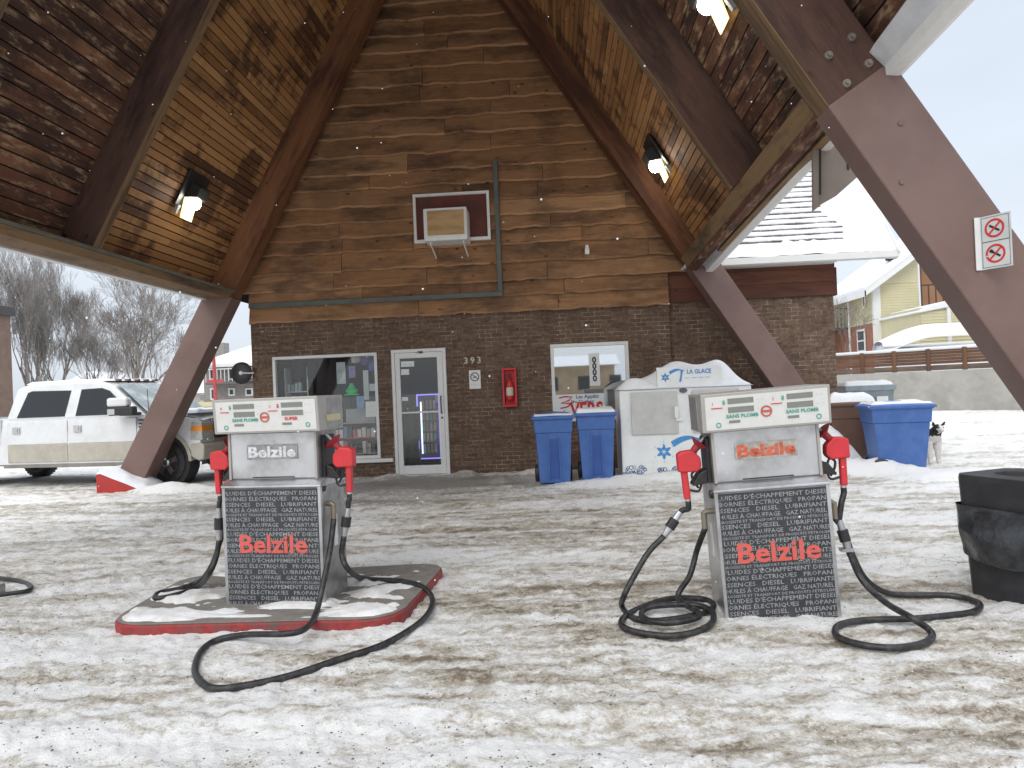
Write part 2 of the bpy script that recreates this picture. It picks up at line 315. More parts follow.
# ------------------------------------------------------------------ numpy noise for the ground
def vnoise(x, y, seed=0):
    xi = np.floor(x).astype(np.int64); yi = np.floor(y).astype(np.int64); xf = x-xi; yf = y-yi
    def h(a, b):
        n = (a*374761393+b*668265263+seed*1442695041) & 0x7fffffff; n = ((n ^ (n >> 13))*1274126177) & 0x7fffffff; n = (n ^ (n >> 16)) & 0xffffff
        return n/0xffffff
    u = xf*xf*(3-2*xf); v = yf*yf*(3-2*yf)
    return (h(xi, yi)*(1-u)+h(xi+1, yi)*u)*(1-v)+(h(xi, yi+1)*(1-u)+h(xi+1, yi+1)*u)*v
def fbm(x, y, o=5, seed=0, g=.5):
    s = 0; a = 1; t = 0
    for k in range(o): s = s+a*vnoise(x*2**k+17*k, y*2**k+31*k, seed+k); t += a; a *= g
    return s/t
MOUNDS = [(3.9, 12.0, 1.25, .75, .95), (4.55, 11.1, .7, .42, .22), (2.2, 11.25, 1.6, .42, .12), (.75, 10.95, .9, .35, .07), (5.6, 10.6, 1.1, .5, .07), (5.1, 10.9, .5, .3, .13),
          (-6.8, 12.0, .7, .35, .1), (-6.3, 11.9, .8, .35, .1), (1.5, 4.4, .55, .2, .012), (-1.6, 12.5, .3, .2, .12), (-2.9, 12.6, .4, .2, .08), (-.3, 12.6, .5, .2, .1),
          (3.1, 4.55, .5, .3, .03), (-2.1, 5.2, 1.5, .8, .015), (9.5, 18, 5, 1.2, .12), (-.9, 11.6, .25, .15, .07), (-.7, 10.9, .2, .12, .04)]
def ground_h(x, y):
    h = .030*(fbm(x*.55, y*1.1, 4, 3)-.5)+.034*(fbm(x*1.8, y*4.5, 4, 11)-.5)*1.0
    h = h+.040*(fbm(x*6, y*9, 3, 23, .6)-.5)+.032*(fbm(x*19, y*24, 3, 5, .6)-.5)
    # ruts along the drive lanes
    for (yc, wd, dp, sd) in ((2.95, .16, .02, 1), (2.45, .12, .012, 2), (6.3, .2, .015, 3), (7.7, .2, .015, 4), (9.2, .22, .015, 5)):
        yy = yc+.12*np.sin(x*.35+sd)+.1*(vnoise(x*.7, x*0+sd, sd)-.5); h = h-dp*np.exp(-((y-yy)/wd)**2)+dp*.6*np.exp(-((y-yy-wd*1.7)/(wd*.6))**2)
    for (yc, sd, sg) in ((2.95, 1, 1), (6.3, 3, 1)):
        yy = yc+.12*np.sin(x*.35+sd)+.1*(vnoise(x*.7, x*0+sd, sd)-.5); q = np.exp(-((y-yy)/.13)**4); h = h+.0016*q*np.sin(x*72+sg*(y-yy)*38)*np.clip(vnoise(x*.9, y*.9, 8)*2-.5, 0, 1)
    for (mx_, my, rx, ry, hh) in MOUNDS:
        d = ((x-mx_)/rx)**2+((y-my)/ry)**2; n = .75+.5*fbm(x*3, y*3, 4, 41); h = h+hh*np.clip(1-d, 0, 1)**1.2*n
    return h
def ground_dirt(x, y):
    d = .26*fbm(x*.22+.1*y, y*1.6, 4, 51)+.34*fbm(x*.8, y*6, 5, 61, .7)+.42*fbm(x*4.5, y*15, 4, 71, .75)
    b = (d-.552)*1.75
    for (yc, wd, a) in ((2.93, .13, .10), (2.4, .15, .02), (6.4, .9, .03), (8.8, 1.2, .04), (10.8, 1.0, .02)):
        yy = yc+.12*np.sin(x*.35+1); b = b+a*np.exp(-((y-yy)/wd)**2)
    b = b+.13*np.exp(-((x+2.6)/2.4)**2-((y-12.1)/.8)**2)+.08*np.exp(-((x+.5)/2.5)**2-((y-9.4)/1.2)**2)
    b = b-.06*np.exp(-((x+3.2)/2.2)**2-((y-3.9)/1.0)**2)
    b = b-.05*(y > 14)-.04*np.clip((x-3)/4, 0, 1)+.04*np.exp(-((x-1.5)/2.5)**2-((y-3.6)/.9)**2)
    for (mx_, my, rx, ry, hh) in MOUNDS:
        dd = ((x-mx_)/rx)**2+((y-my)/ry)**2; b = b-.30*np.clip(1.25-dd, 0, 1)*(1 if hh > .04 else .45)
    return b
def ground_wet(x, y):
    g = np.exp(-((x+2.3)/2.6)**2-((y-11.6)/1.3)**2)*1.0+.6*np.exp(-((x+4)/4)**2-((y-9.8)/.5)**2)+.5*np.exp(-((x+8)/3.5)**2-((y-13.4)/1.4)**2)
    return np.clip(g*(.45+1.1*fbm(x*.8, y*3, 4, 91)), 0, 1)
def GH(x, y): return float(ground_h(np.array([x*1.0]), np.array([y*1.0]))[0])
def build_ground():
    nr, nc = 560, 620
    Yv = .9*np.exp(np.linspace(0, math.log(70/.9), nr)); t = np.linspace(-1, 1, nc); t = np.sign(t)*(np.abs(t)**1.25)*1.5
    YY, TT = np.meshgrid(Yv, t, indexing='ij'); XX = TT*YY+0.0; x = XX.ravel(); y = YY.ravel()
    fade = np.clip((60-y)/25, 0, 1); z = ground_h(x, y)*fade
    co = np.stack([x, y, z], 1); idx = np.arange(nr*nc).reshape(nr, nc)
    q = np.stack([idx[:-1, :-1], idx[:-1, 1:], idx[1:, 1:], idx[1:, :-1]], -1).reshape(-1, 4)
    # far apron, slightly lower, same mesh
    S = 1500; ap = np.array([(-S, -S, -.12), (S, -S, -.12), (S, S, -.12), (-S, S, -.12)]); n0 = len(co); co = np.vstack([co, ap])
    me = bpy.data.meshes.new('ground'); me.vertices.add(len(co)); me.vertices.foreach_set('co', co.astype(np.float32).ravel())
    q = np.vstack([q, [[n0, n0+1, n0+2, n0+3]]]); me.loops.add(q.size); me.loops.foreach_set('vertex_index', q.ravel().astype(np.int32))
    me.polygons.add(len(q)); me.polygons.foreach_set('loop_start', np.arange(0, q.size, 4, dtype=np.int32)); me.polygons.foreach_set('loop_total', np.full(len(q), 4, dtype=np.int32))
    me.polygons.foreach_set('use_smooth', [True]*len(q)); me.update(calc_edges=True)
    d = np.append(ground_dirt(x, y), [-.05]*4); wv = np.append(ground_wet(x, y), [0]*4)
    a = me.attributes.new('dirt', 'FLOAT', 'POINT'); a.data.foreach_set('value', d.astype(np.float32))
    a = me.attributes.new('wet', 'FLOAT', 'POINT'); a.data.foreach_set('value', wv.astype(np.float32))
    m, n, p, N, L = nodes('packed_snow')
    tc = N('ShaderNodeTexCoord'); at_ = N('ShaderNodeAttribute'); at_.attribute_name = 'dirt'; aw = N('ShaderNodeAttribute'); aw.attribute_name = 'wet'
    mp = N('ShaderNodeMapping'); mp.inputs['Scale'].default_value = (11, 15, 11); L(tc.outputs['Object'], mp.inputs[0])
    n1 = N('ShaderNodeTexNoise'); n1.inputs['Scale'].default_value = 1; n1.inputs['Detail'].default_value = 6; n1.inputs['Roughness'].default_value = .72; L(mp.outputs[0], n1.inputs['Vector'])
    n2 = N('ShaderNodeTexNoise'); n2.inputs['Scale'].default_value = 48; n2.inputs['Detail'].default_value = 5; n2.inputs['Roughness'].default_value = .8; L(tc.outputs['Object'], n2.inputs['Vector'])
    s1 = N('ShaderNodeMath'); s1.operation = 'MULTIPLY_ADD'; L(n1.outputs[0], s1.inputs[0]); s1.inputs[1].default_value = .75; s1.inputs[2].default_value = -.375
    s2 = N('ShaderNodeMath'); s2.operation = 'MULTIPLY_ADD'; L(n2.outputs[0], s2.inputs[0]); s2.inputs[1].default_value = .85; L(s1.outputs[0], s2.inputs[2])
    s3 = N('ShaderNodeMath'); s3.operation = 'ADD'; L(s2.outputs[0], s3.inputs[0]); L(at_.outputs['Fac'], s3.inputs[1])
    r = N('ShaderNodeMapRange'); r.inputs[1].default_value = .25; r.inputs[2].default_value = .67; L(s3.outputs[0], r.inputs[0])
    c = N('ShaderNodeValToRGB'); e = c.color_ramp.elements; e[0].position = 0; e[0].color = (.83, .83, .825, 1); e[1].position = 1; e[1].color = (.21, .17, .125, 1)
    for (pos, col) in ((.22, (.71, .70, .675)), (.42, (.60, .57, .51)), (.62, (.48, .44, .375)), (.82, (.36, .315, .25))): q_ = e.new(pos); q_.color = (*col, 1)
    L(r.outputs[0], c.inputs[0])
    # wet bare concrete tone
    wr = N('ShaderNodeMath'); wr.operation = 'MULTIPLY_ADD'; L(n1.outputs[0], wr.inputs[0]); wr.inputs[1].default_value = 1.6; wr.inputs[2].default_value = -.8
    w2 = N('ShaderNodeMath'); w2.operation = 'ADD'; L(wr.outputs[0], w2.inputs[0]); L(aw.outputs['Fac'], w2.inputs[1])
    w3 = N('ShaderNodeMapRange'); w3.inputs[1].default_value = .35; w3.inputs[2].default_value = .75; w3.inputs[4].default_value = .8; L(w2.outputs[0], w3.inputs[0])
    x1 = N('ShaderNodeMixRGB'); L(w3.outputs[0], x1.inputs[0]); L(c.outputs[0], x1.inputs[1]); x1.inputs[2].default_value = (.27, .255, .235, 1)
    L(x1.outputs[0], p.inputs['Base Color'])
    ro = N('ShaderNodeMapRange'); ro.inputs[3].default_value = .72; ro.inputs[4].default_value = .42; L(r.outputs[0], ro.inputs[0]); L(ro.outputs[0], p.inputs['Roughness'])
    b = N('ShaderNodeBump'); b.inputs['Strength'].default_value = .6; b.inputs['Distance'].default_value = .04; L(n1.outputs[0], b.inputs['Height'])
    b2 = N('ShaderNodeBump'); b2.inputs['Strength'].default_value = .7; b2.inputs['Distance'].default_value = .014; L(n2.outputs[0], b2.inputs['Height']); L(b.outputs[0], b2.inputs['Normal'])
    L(b2.outputs[0], p.inputs['Normal'])
    me.materials.append(m); o = bpy.data.objects.new('ground', me); COL.objects.link(o); tag(o, kind='structure')
build_ground()

# ------------------------------------------------------------------ wood materials
W_GABLE = wood('weathered_siding', [(.14, .068, .034), (.27, .138, .066), (.42, .24, .125)], (.055, .034, .024), .75, .7, pale=(.42, .29, .17), pamt=.3, slo=.48, shi=.66, reg=.28, rsc=.7)
W_GOLD = wood('golden_ceiling_boards', [(.22, .105, .042), (.36, .18, .073), (.47, .26, .112)], (.06, .026, .016), .6, .36, slo=.52, shi=.6, bump=.3, reg=.8, rsc=1.1)
W_DARK = wood('dark_ceiling_boards', [(.075, .033, .023), (.16, .07, .042), (.26, .13, .07)], (.035, .02, .017), .85, .6, pale=(.5, .34, .2), pamt=.85, reg=.7, rlo=.48, bump=.4, slo=.42, shi=.62)
W_RAFT = wood('reddish_rafter_wood', [(.10, .04, .02), (.18, .075, .035), (.29, .14, .06)], (.05, .02, .014), .8, .5, bump=.5)
W_RAFT2 = wood('dark_rafter_wood', [(.05, .025, .02), (.085, .045, .035), (.13, .07, .05)], (.03, .017, .016), .8, .6, pale=(.2, .1, .05), pamt=.25, bump=.5)
W_TAN = wood('tan_edge_wood', [(.13, .078, .04), (.2, .125, .065), (.27, .17, .09)], (.06, .04, .028), .75, .8)
W_RED = wood('red_brown_band', [(.085, .032, .02), (.13, .05, .03), (.17, .07, .04)], (.05, .022, .016), .7, .7, bump=.4)
W_FENCE = wood('brown_fence_wood', [(.12, .065, .04), (.16, .085, .052), (.2, .11, .07)], (.08, .045, .03), .6, .7)
B_MAIN = brick('dark_brown_brick', (.105, .063, .042), (.16, .1, .066), (.40, .35, .28))
B_RED = brick('red_brick', (.3, .12, .075), (.36, .15, .09), (.4, .34, .28))
B_GREY = brick('grey_brick', (.27, .25, .235), (.33, .31, .29), (.42, .41, .4))

# ------------------------------------------------------------------ store building
WY = 12.95
store = thing('store_building', 'brown brick service station store with a tall weathered timber gable above its door', 'building', (-1.7, WY, 0))
def wall_grid(mb, x0, x1, z0, z1, Y, holes, depth=.16):
    xs = sorted({x0, x1}|{h[0] for h in holes}|{h[1] for h in holes}); zs = sorted({z0, z1}|{h[2] for h in holes}|{h[3] for h in holes})
    for a, b in zip(xs, xs[1:]):
        for c, d in zip(zs, zs[1:]):
            if any(h[0] <= a and b <= h[1] and h[2] <= c and d <= h[3] for h in holes): continue
            mb.quad((a, Y, c), (b, Y, c), (b, Y, d), (a, Y, d))
    for (a, b, c, d) in holes:
        mb.quad((a, Y, c), (a, Y, d), (a, Y+depth, d), (a, Y+depth, c)); mb.quad((b, Y, c), (b, Y+depth, c), (b, Y+depth, d), (b, Y, d))
        mb.quad((a, Y, d), (b, Y, d), (b, Y+depth, d), (a, Y+depth, d)); mb.quad((a, Y, c), (a, Y+depth, c), (b, Y+depth, c), (b, Y, c))
W1 = (-5.17, -3.2, .34, 2.29); DR = (-2.93, -1.92, -.1, 2.32); W2 = (.0, 1.41, .88, 2.29)
mb = MB(); wall_grid(mb, -5.56, 2.17, -.3, 2.95, WY, [W1, DR, W2])
mb.quad((-5.56, WY, -.3), (-5.56, WY, 3.3), (-5.56, 22, 3.3), (-5.56, 22, -.3))
mb.build('wall', B_MAIN, store, world=True, recalc=False)
mb = MB(); wy2 = WY+.12; mb.quad((2.17, wy2, -.3), (5.12, wy2, -.3), (5.12, wy2, 2.96), (2.17, wy2, 2.96)); mb.quad((5.12, wy2, -.3), (5.12, 22, -.3), (5.12, 22, 3.5), (5.12, wy2, 3.5)); mb.quad((2.17, WY, -.3), (2.17, wy2, -.3), (2.17, wy2, 2.95), (2.17, WY, 2.95))
mb.build('wing_wall', B_MAIN, store, world=True, recalc=False)
# backing and rear of the building
mb = MB(); mb.box(-5.5, 5.05, 21.9, 22, -.3, 3.6); mb.build('back_wall', B_MAIN, store, world=True)
mb = MB(); mb.quad((-5.5, WY+.05, 2.96), (2.1, WY+.05, 2.96), (-.9, WY+.05, 9.6), (-1.8, WY+.05, 10.6)); mb.build('gable_sheathing', B_MAIN, store, world=True)
# interior shell
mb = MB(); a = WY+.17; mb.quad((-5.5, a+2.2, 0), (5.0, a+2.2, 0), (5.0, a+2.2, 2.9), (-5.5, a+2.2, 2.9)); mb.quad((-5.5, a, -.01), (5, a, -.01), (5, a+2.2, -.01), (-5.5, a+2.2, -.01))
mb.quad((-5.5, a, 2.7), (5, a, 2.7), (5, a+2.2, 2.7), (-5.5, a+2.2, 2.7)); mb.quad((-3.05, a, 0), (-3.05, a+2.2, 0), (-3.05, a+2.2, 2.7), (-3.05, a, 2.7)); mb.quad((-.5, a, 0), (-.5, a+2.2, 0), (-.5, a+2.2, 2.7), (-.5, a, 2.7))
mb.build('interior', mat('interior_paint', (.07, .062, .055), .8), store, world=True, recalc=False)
# live-edge siding on the gable
def rl(z): return -7.437+.5472*z      # left soffit line
def rr(z): return 4.62-.6233*z
mb = MB(); z = 2.93; row = 0
while z < 10.2:
    hgt = random.uniform(.27, .33); z1 = z+hgt
    xl = max(-5.56, rl(z)-.55); xr = min(2.17, rr(z)+.75)
    if z > 3.3: xl = rl(z)-.55; xr = rr(z)+.75
    if xr-xl < .3: break
    x = xl; ph = random.uniform(0, 99)
    while x < xr-.02:
        ln = random.uniform(1.3, 4.2); xe = min(xr, x+ln)
        if xr-xe < .5: xe = xr
        mb.ct = min(1, max(0, random.gauss(.52, .15))); n = max(2, int((xe-x)/.07)); o = random.uniform(0, 60); yb = random.uniform(.0, .008); sag = random.uniform(-.012, .012)
        T = []; B = []; U = []; V = []; E1 = []; V1 = []
        for i in range(n+1):
            xx = x+.004+(xe-x-.008)*i/n
            wob = .034*(mnoise.noise(Vector((xx*2.2+ph, row*3.1, 0)))+.6*mnoise.noise(Vector((xx*6+ph, row, 3))))+sag
            T.append((xx, WY-.012-yb, z1+.05)); B.append((xx, WY-.062-yb, z+wob-.012)); E1.append((xx, WY-.078-yb, z+wob+.02+.008*mnoise.noise(Vector((xx*9, row, 7))))); V1.append((xx+o, wob+.03, o)); U.append((xx+o, hgt, o)); V.append((xx+o, wob, o))
        tn = mb.ct; t0 = mb.vs(T, U); e0_ = mb.vs(E1, V1); mb.ct = tn+.17+.1*random.random(); e1_ = mb.vs(E1, V1); b0 = mb.vs(B, V); mb.ct = tn; c0 = mb.vs([(p[0], WY-.002, p[2]+.01) for p in B], V)
        for i in range(n): mb.face([t0+i, e0_+i, e0_+i+1, t0+i+1]); mb.face([e1_+i, b0+i, b0+i+1, e1_+i+1]); mb.face([b0+i, c0+i, c0+i+1, b0+i+1])
        mb.face([t0, c0, b0, e0_]); mb.face([t0+n, e0_+n, b0+n, c0+n]); x = xe
    z = z1; row += 1
mb.build('gable_siding', W_GABLE, store, world=True, recalc=False)
mb = MB()
for (z0, z1, t) in ((2.96, 3.2, .3), (3.205, 3.44, .7), (3.445, 3.7, .4)):
    mb.beam((2.17, wy2-.03, (z0+z1)/2), (5.14, wy2-.03, (z0+z1)/2), (0, -1, 0), z1-z0, .03, t)
mb.beam((5.15, wy2-.04, 3.2), (5.15, 22, 3.2), (1, 0, 0), .5, .03, .5)
mb.build('wood_band', W_RED, store, world=True)
# wing roof: steep shingles under snow
SH = mat('grey_brown_shingles', (.13, .105, .095), .9, var=.35, vs=14, bump=.5, bs=60)
EY, EZ, TY, TZ = 12.62, 3.56, 15.2, 7.1
rs = math.atan2(TZ-EZ, TY-EY); rn = Vector((0, -math.sin(rs), math.cos(rs))); rd = Vector((0, math.cos(rs), math.sin(rs))); RL = math.hypot(TZ-EZ, TY-EY)
mb = MB(); k = 0; s_ = 0
mb.quad((2.4, EY, EZ), (5.98, EY, EZ), (5.98, TY, TZ), (2.4, TY, TZ)); mb.quad((2.4, TY, TZ), (5.98, TY, TZ), (5.98, 22, EZ), (2.4, 22, EZ)); mb.quad((5.1, EY+.5, EZ-.1), (5.1, TY, TZ-.05), (5.1, 22, EZ), (5.1, 21, EZ-.1))
while s_ < RL:
    x = 2.4+random.uniform(-.2, 0)
    while x < 5.97:
        wd = random.uniform(.16, .3); x1 = min(x+wd, 5.99); j = random.uniform(-.012, .012)
        a = Vector((x+.004, EY, EZ))+rd*(s_+j)+rn*.024; b = Vector((x1-.004, EY, EZ))+rd*(s_+j)+rn*.024; c = Vector((x1-.004, EY, EZ))+rd*(s_+.2)+rn*.006; d = Vector((x+.004, EY, EZ))+rd*(s_+.2)+rn*.006
        mb.ct = random.random(); mb.quad(a, b, c, d); mb.quad(a, b, b-rn*.024, a-rn*.024); x = x1
    s_ += .145
wr = mb.build('roof', SH, store, world=True, recalc=False)
mb = MB()
def snowroof(u, v):
    s = v*RL; x = 2.4+u*3.6; edge = 5.5-.25*math.sin(s*1.3)+.25*mnoise.noise(Vector((s*2, 5, 1)))
    n = mnoise.noise(Vector((x*2.5, s*5, 2)))+.5*mnoise.noise(Vector((x*8, s*14, 4)))
    th = -.03
    if x > edge-.15: th = -.03+.13*min(1, (x-edge+.15)/.3)*(1+.25*n)
    bottom = .42+.16*mnoise.noise(Vector((x*1.7, 3, 8)))+.1*mnoise.noise(Vector((x*6, 3, 8)))
    if s < bottom: th = max(th, .10*(1+.3*n)*min(1, (bottom-s)/.15+.1))
    ph = (s % .145)/.145; q_ = min(1, max(0, (ph-.2)/.35)); th2 = (.036*q_*q_*(3-2*q_)-.021+.016*n) if x < edge else .03
    return Vector((x, EY-.03, EZ))+rd*s+rn*max(th, th2)
mb.grid(snowroof, 220, 260); mb.build('snow_cover', SNOW, wr, world=True, smooth=True, recalc=False)
mb = MB(); mb.prism([(EY-.02, EZ-.02), (EY-.02, EZ+.05), (EY-.14, EZ+.05), (EY-.13, EZ-.06), (EY-.05, EZ-.08)], 'x', 2.4, 6.03); mb.box(2.4, 5.1, EY-.02, wy2, EZ-.05, EZ-.02)
mb.build('gutter', WHITE, wr, world=True, bevel=.006)
mb = MB(); mb.beam(Vector((6.0, EY-.1, EZ-.03)), Vector((6.0, TY, TZ-.03)), (1, 0, 0), .2, .03); mb.build('rake_board', WHITE, wr, world=True)
# windows and door
def frame_mb(x0, x1, z0, z1, y0, y1, t, tb=None):
    m = MB(); tb = tb or t; m.box(x0, x1, y0, y1, z1-t, z1); m.box(x0, x1, y0, y1, z0, z0+tb); m.box(x0, x0+t, y0+.001, y1-.001, z0+tb, z1-t); m.box(x1-t, x1, y0+.001, y1-.001, z0+tb, z1-t); return m
wfr = frame_mb(W1[0], W1[1], W1[2], W1[3], WY-.02, WY+.1, .055); wo = wfr.build('window', WHITE, store, world=True, bevel=.005)
m2 = MB(); m2.box(W1[0]+.05, W1[1]-.05, WY+.05, WY+.056, W1[2]+.05, W1[3]-.05); m2.build('pane', GLASSD, wo, world=True)
m2 = MB(); m2.box(W1[0]-.03, -2.96, WY-.1, WY-.001, W1[2]-.07, W1[2]-.003); m2.build('sill', WHITE, wo, world=True, bevel=.006)
wfr = frame_mb(W2[0], W2[1], W2[2], W2[3], WY-.02, WY+.1, .06); wo2 = wfr.build('window', WHITE, store, world=True, bevel=.005)
m2 = MB(); m2.box(W2[0]+.05, W2[1]-.05, WY+.03, WY+.036, W2[2]+.05, W2[3]-.05); m2.build('pane', glass('reflective_pane', .6), wo2, world=True)
df = frame_mb(DR[0], DR[1], -.02, DR[3], WY-.03, WY+.08, .06, .03); do = df.build('door_frame', WHITE, store, world=True, bevel=.004)
dl = MB(); X0, X1, Z0, Z1 = DR[0]+.065, DR[1]-.065, .02, DR[3]-.065
dl.box(X0, X0+.09, WY-.02, WY+.03, Z0, Z1); dl.box(X1-.1, X1, WY-.02, WY+.03, Z0, Z1); dl.box(X0+.09, X1-.1, WY-.019, WY+.029, Z1-.1, Z1); dl.box(X0+.09, X1-.1, WY-.019, WY+.029, Z0, Z0+.16)
dl.box(X0+.09, X1-.1, WY-.01, WY+.02, 1.14, 1.17)
door = dl.build('door', WHITE, store, world=True, bevel=.004)
m2 = MB(); m2.box(X0+.08, X1-.09, WY+.004, WY+.009, Z0+.15, Z1-.09); m2.build('pane', GLASSD, door, world=True)
m2 = MB(); m2.tube([(X1-.05, WY-.02, 1.12), (X1-.05, WY-.07, 1.14), (X1-.05, WY-.07, 1.42), (X1-.05, WY-.02, 1.44)], .011, 8); m2.cyl((X1-.045, WY-.035, 1.04), (X1-.045, WY-.02, 1.04), .018); m2.build('handle', mat('dark_handle', (.05, .05, .05), .4), door, world=True)
m2 = MB(); m2.box(-2.47, -2.33, WY-.034, WY-.03, 2.235, 2.275); text(m2, '980', -2.4, 2.24, .05, WY-.036, .001); m2.cm = 1; m2.f and None
m2 = MB(); text(m2, '- 980', -2.40, 2.235, .062, WY-.0335, .0025); m2.build('lettering', mat('black_ink', (.02, .02, .02), .6), do, world=True)
# house number
m2 = MB()
for i, c in enumerate('393'): text(m2, c, -1.55+i*.12, 2.01, .165, WY-.012, .003)
m2.build('house_number', mat('pale_number', (.55, .5, .42), .6), store, world=True)

# ------------------------------------------------------------------ canopy
can = thing('canopy', 'steep timber A-frame canopy with boarded ceiling and slanted brown steel legs', 'canopy', (-1.5, 8.5, 0))
def shR(Y): return .055*(12.3-Y)
YF, YB = 4.25, 12.93
def P_L(Y, z, off=.5): return Vector((rl(z)-off, Y, z))
def P_R(Y, z, off=.4): return Vector((4.62+off-.6233*(z-shR(Y)), Y, z))
def apex(Y):   # z where left and right board planes meet
    return (4.62+.4+.6233*shR(Y)+7.437+.5)/(.5472+.6233)
zA = apex(YB)
# ceiling boards: run along Y, stepping up the slope
def ceiling(side, y0, y1, M, zl, zh, tonefn, bw=.118):
    mb = MB(); nL = Vector((-1, 0, .5472)).normalized() if side == 'L' else Vector((1, 0, .6233)).normalized()
    dz = bw*(1/math.sqrt(1+.5472**2) if side == 'L' else 1/math.sqrt(1+.6233**2)); z = zl
    while z < zh:
        y = y1
        while y > y0+.01:
            e = max(y0, y-random.uniform(1.5, 4.5))
            if e-y0 < .4: e = y0
            zz = z+(0 if side == 'L' else 0)
            if side == 'L': a, b = P_L(y-.003, zz+dz/2), P_L(e+.003, zz+dz/2)
            else: a, b = P_R(y-.003, zz+dz/2+shR(y)), P_R(e+.003, zz+dz/2+shR(e))
            mb.beam(a, b, nL, bw-.016, .03+random.uniform(0, .004), tonefn(z, y)); y = e
        z += dz
    return mb
g = lambda z, y: min(1, max(0, random.gauss(.5, .2)))
for side in 'LR':
    zs_ = 3.4 if side == 'L' else 3.62
    ceiling(side, 8.5, YB, W_GOLD, zs_, zA, g).build('ceiling_boards', W_GOLD, can, world=True)
    ceiling(side, YF, 8.49, W_DARK, zs_, zA, g, .16).build('ceiling_boards', W_DARK, can, world=True)
# outer roof skin with snow
for side, Pf in (('L', P_L), ('R', P_R)):
    nL = Vector((-1, 0, .5472)).normalized() if side == 'L' else Vector((1, 0, .6233)).normalized(); s_ = (lambda Y: 0) if side == 'L' else shR
    mb = MB(); z_ = 3.45 if side == 'L' else 3.8; q = [Pf(YF-.1, z_+s_(YF-.1)), Pf(YB+8, z_+s_(YB)), Pf(YB+8, zA+.4), Pf(YF-.1, zA+.4)]
    mb.hexa([p+nL*.045 for p in q]+[p+nL*.09 for p in q]); dk_ = mb.build('roof_deck', mat('dark_gap', (.02, .012, .009), .9), can, world=True); mb = MB(); mb.hexa([p+nL*.092 for p in q]+[p+nL*.22 for p in q]); mb.build('snow_cover', SNOW, dk_, world=True)
def rafter(side, yb, yf, wd, z0, z1, M, inset=0.0, cut=0):
    """rafter: soffit on the soffit line, thickness yb-yf, depth wd outward horizontally; returns mesh"""
    Pf = P_L if side == 'L' else P_R; sg = 1 if side == 'L' else 1
    mb = MB(); mb.ct = random.uniform(.35, .65); o = random.uniform(0, 40)
    P = []; U = []
    s0 = 0 if side == 'L' or yb < 11 else shR((yb+yf)/2)
    for z in (z0, z1):
        zz = z
        k = (.5472 if side == 'L' else .6233); dzz = 0
        for (off, Y) in ((-inset, yf), (wd, yf), (wd, yb), (-inset, yb)):
            # perpendicular cut at the ends
            zc = zz+(k*(off+inset)*.75 if (z == z0) == (cut == 0) else 0)
            q = P_L(Y, zc, off) if side == 'L' else Vector((4.62+off-.6233*(zc-s0), Y, zc)); P.append(q); U.append((z*1.15+o, off*1.0+(Y-yf)*1.3+o, o*2))
    mb.hexa(P, U); return mb
def leg(side, yb, yf, wd, z0, z1, inset=0.0): return rafter(side, yb, yf, wd, z0, z1, None, inset, 1)
fr = [('A', 12.68, 12.3, .52, W_RAFT, 0), ('B', 8.55, 8.39, .54, W_RAFT2, 0), ('C', 5.85, 5.6, .5, W_RAFT2, .16)]
for (nm, yb, yf, wd, M, ins) in fr:
    for side in 'LR':
        zs = (3.32 if side == 'L' else 3.5) if nm != 'C' else 3.56
        if nm == 'B': zs = 3.45 if side == 'L' else 3.75
        ins = ins if not (nm == 'B' and side == 'R') else .1
        r_ = rafter(side, yb, yf, wd, zs, apex(yf)-.1, M, ins).build('rafter', M, can, world=True, bevel=.012)
        if nm == 'B' or nm == 'C':   # lit soffit face painted as a strip of paler wood colour
            mb = MB(); o = 3.3; k = .5472 if side == 'L' else -.6233; s0 = 0
            def q(z, Y, e): 
                x = rl(z)+ins+e if side == 'L' else 4.62-ins-e-.6233*(z-s0); return Vector((x, Y, z))
            mb.hexa([q(zs, yf+.004, .004), q(zs, yb-.004, .004), q(zs, yb-.004, -.02), q(zs, yf+.004, -.02), q(9.5, yf+.004, .004), q(9.5, yb-.004, .004), q(9.5, yb-.004, -.02), q(9.5, yf+.004, -.02)])
            mb.u = [(p[2]*1.15, p[1]*3, 7) for p in mb.v]; mb.build('lit_soffit_strip', W_TAN, r_, world=True)
        if nm != 'B':
            leg(side, yb+.015, yf-.015, wd+.02, -.1, zs+.02, ins+.015).build('steel_leg', BROWNST, can, world=True, bevel=.015)
# bolts on the near right rafter, and the scratches of a removed sign
for (px, py) in ((828, 56), (846, 84), (851, 38), (868, 64)):
    mb = MB()
    p = at(px, py, 5.6); mb.cyl(p+Vector((0, .0, 0)), p-Vector((0, .022, 0)), .034, .031, 14); mb.cyl(p-Vector((0, .02, 0)), p-Vector((0, .042, 0)), .017, .015, 6)
    mb.build('bolt', mat('galvanised_bolt', (.22, .19, .17), .6, metal=.5, var=.2), can, world=True)
for (px, py) in ((901, 123), (902, 182)):
    mb = MB()
    p = at(px, py, 5.575); mb.cyl(p+Vector((0, .03, 0)), p-Vector((0, .003, 0)), .022, .018, 10)
    mb.build('mount_scar', mat('grey_glue', (.16, .13, .125), .8), can, world=True)
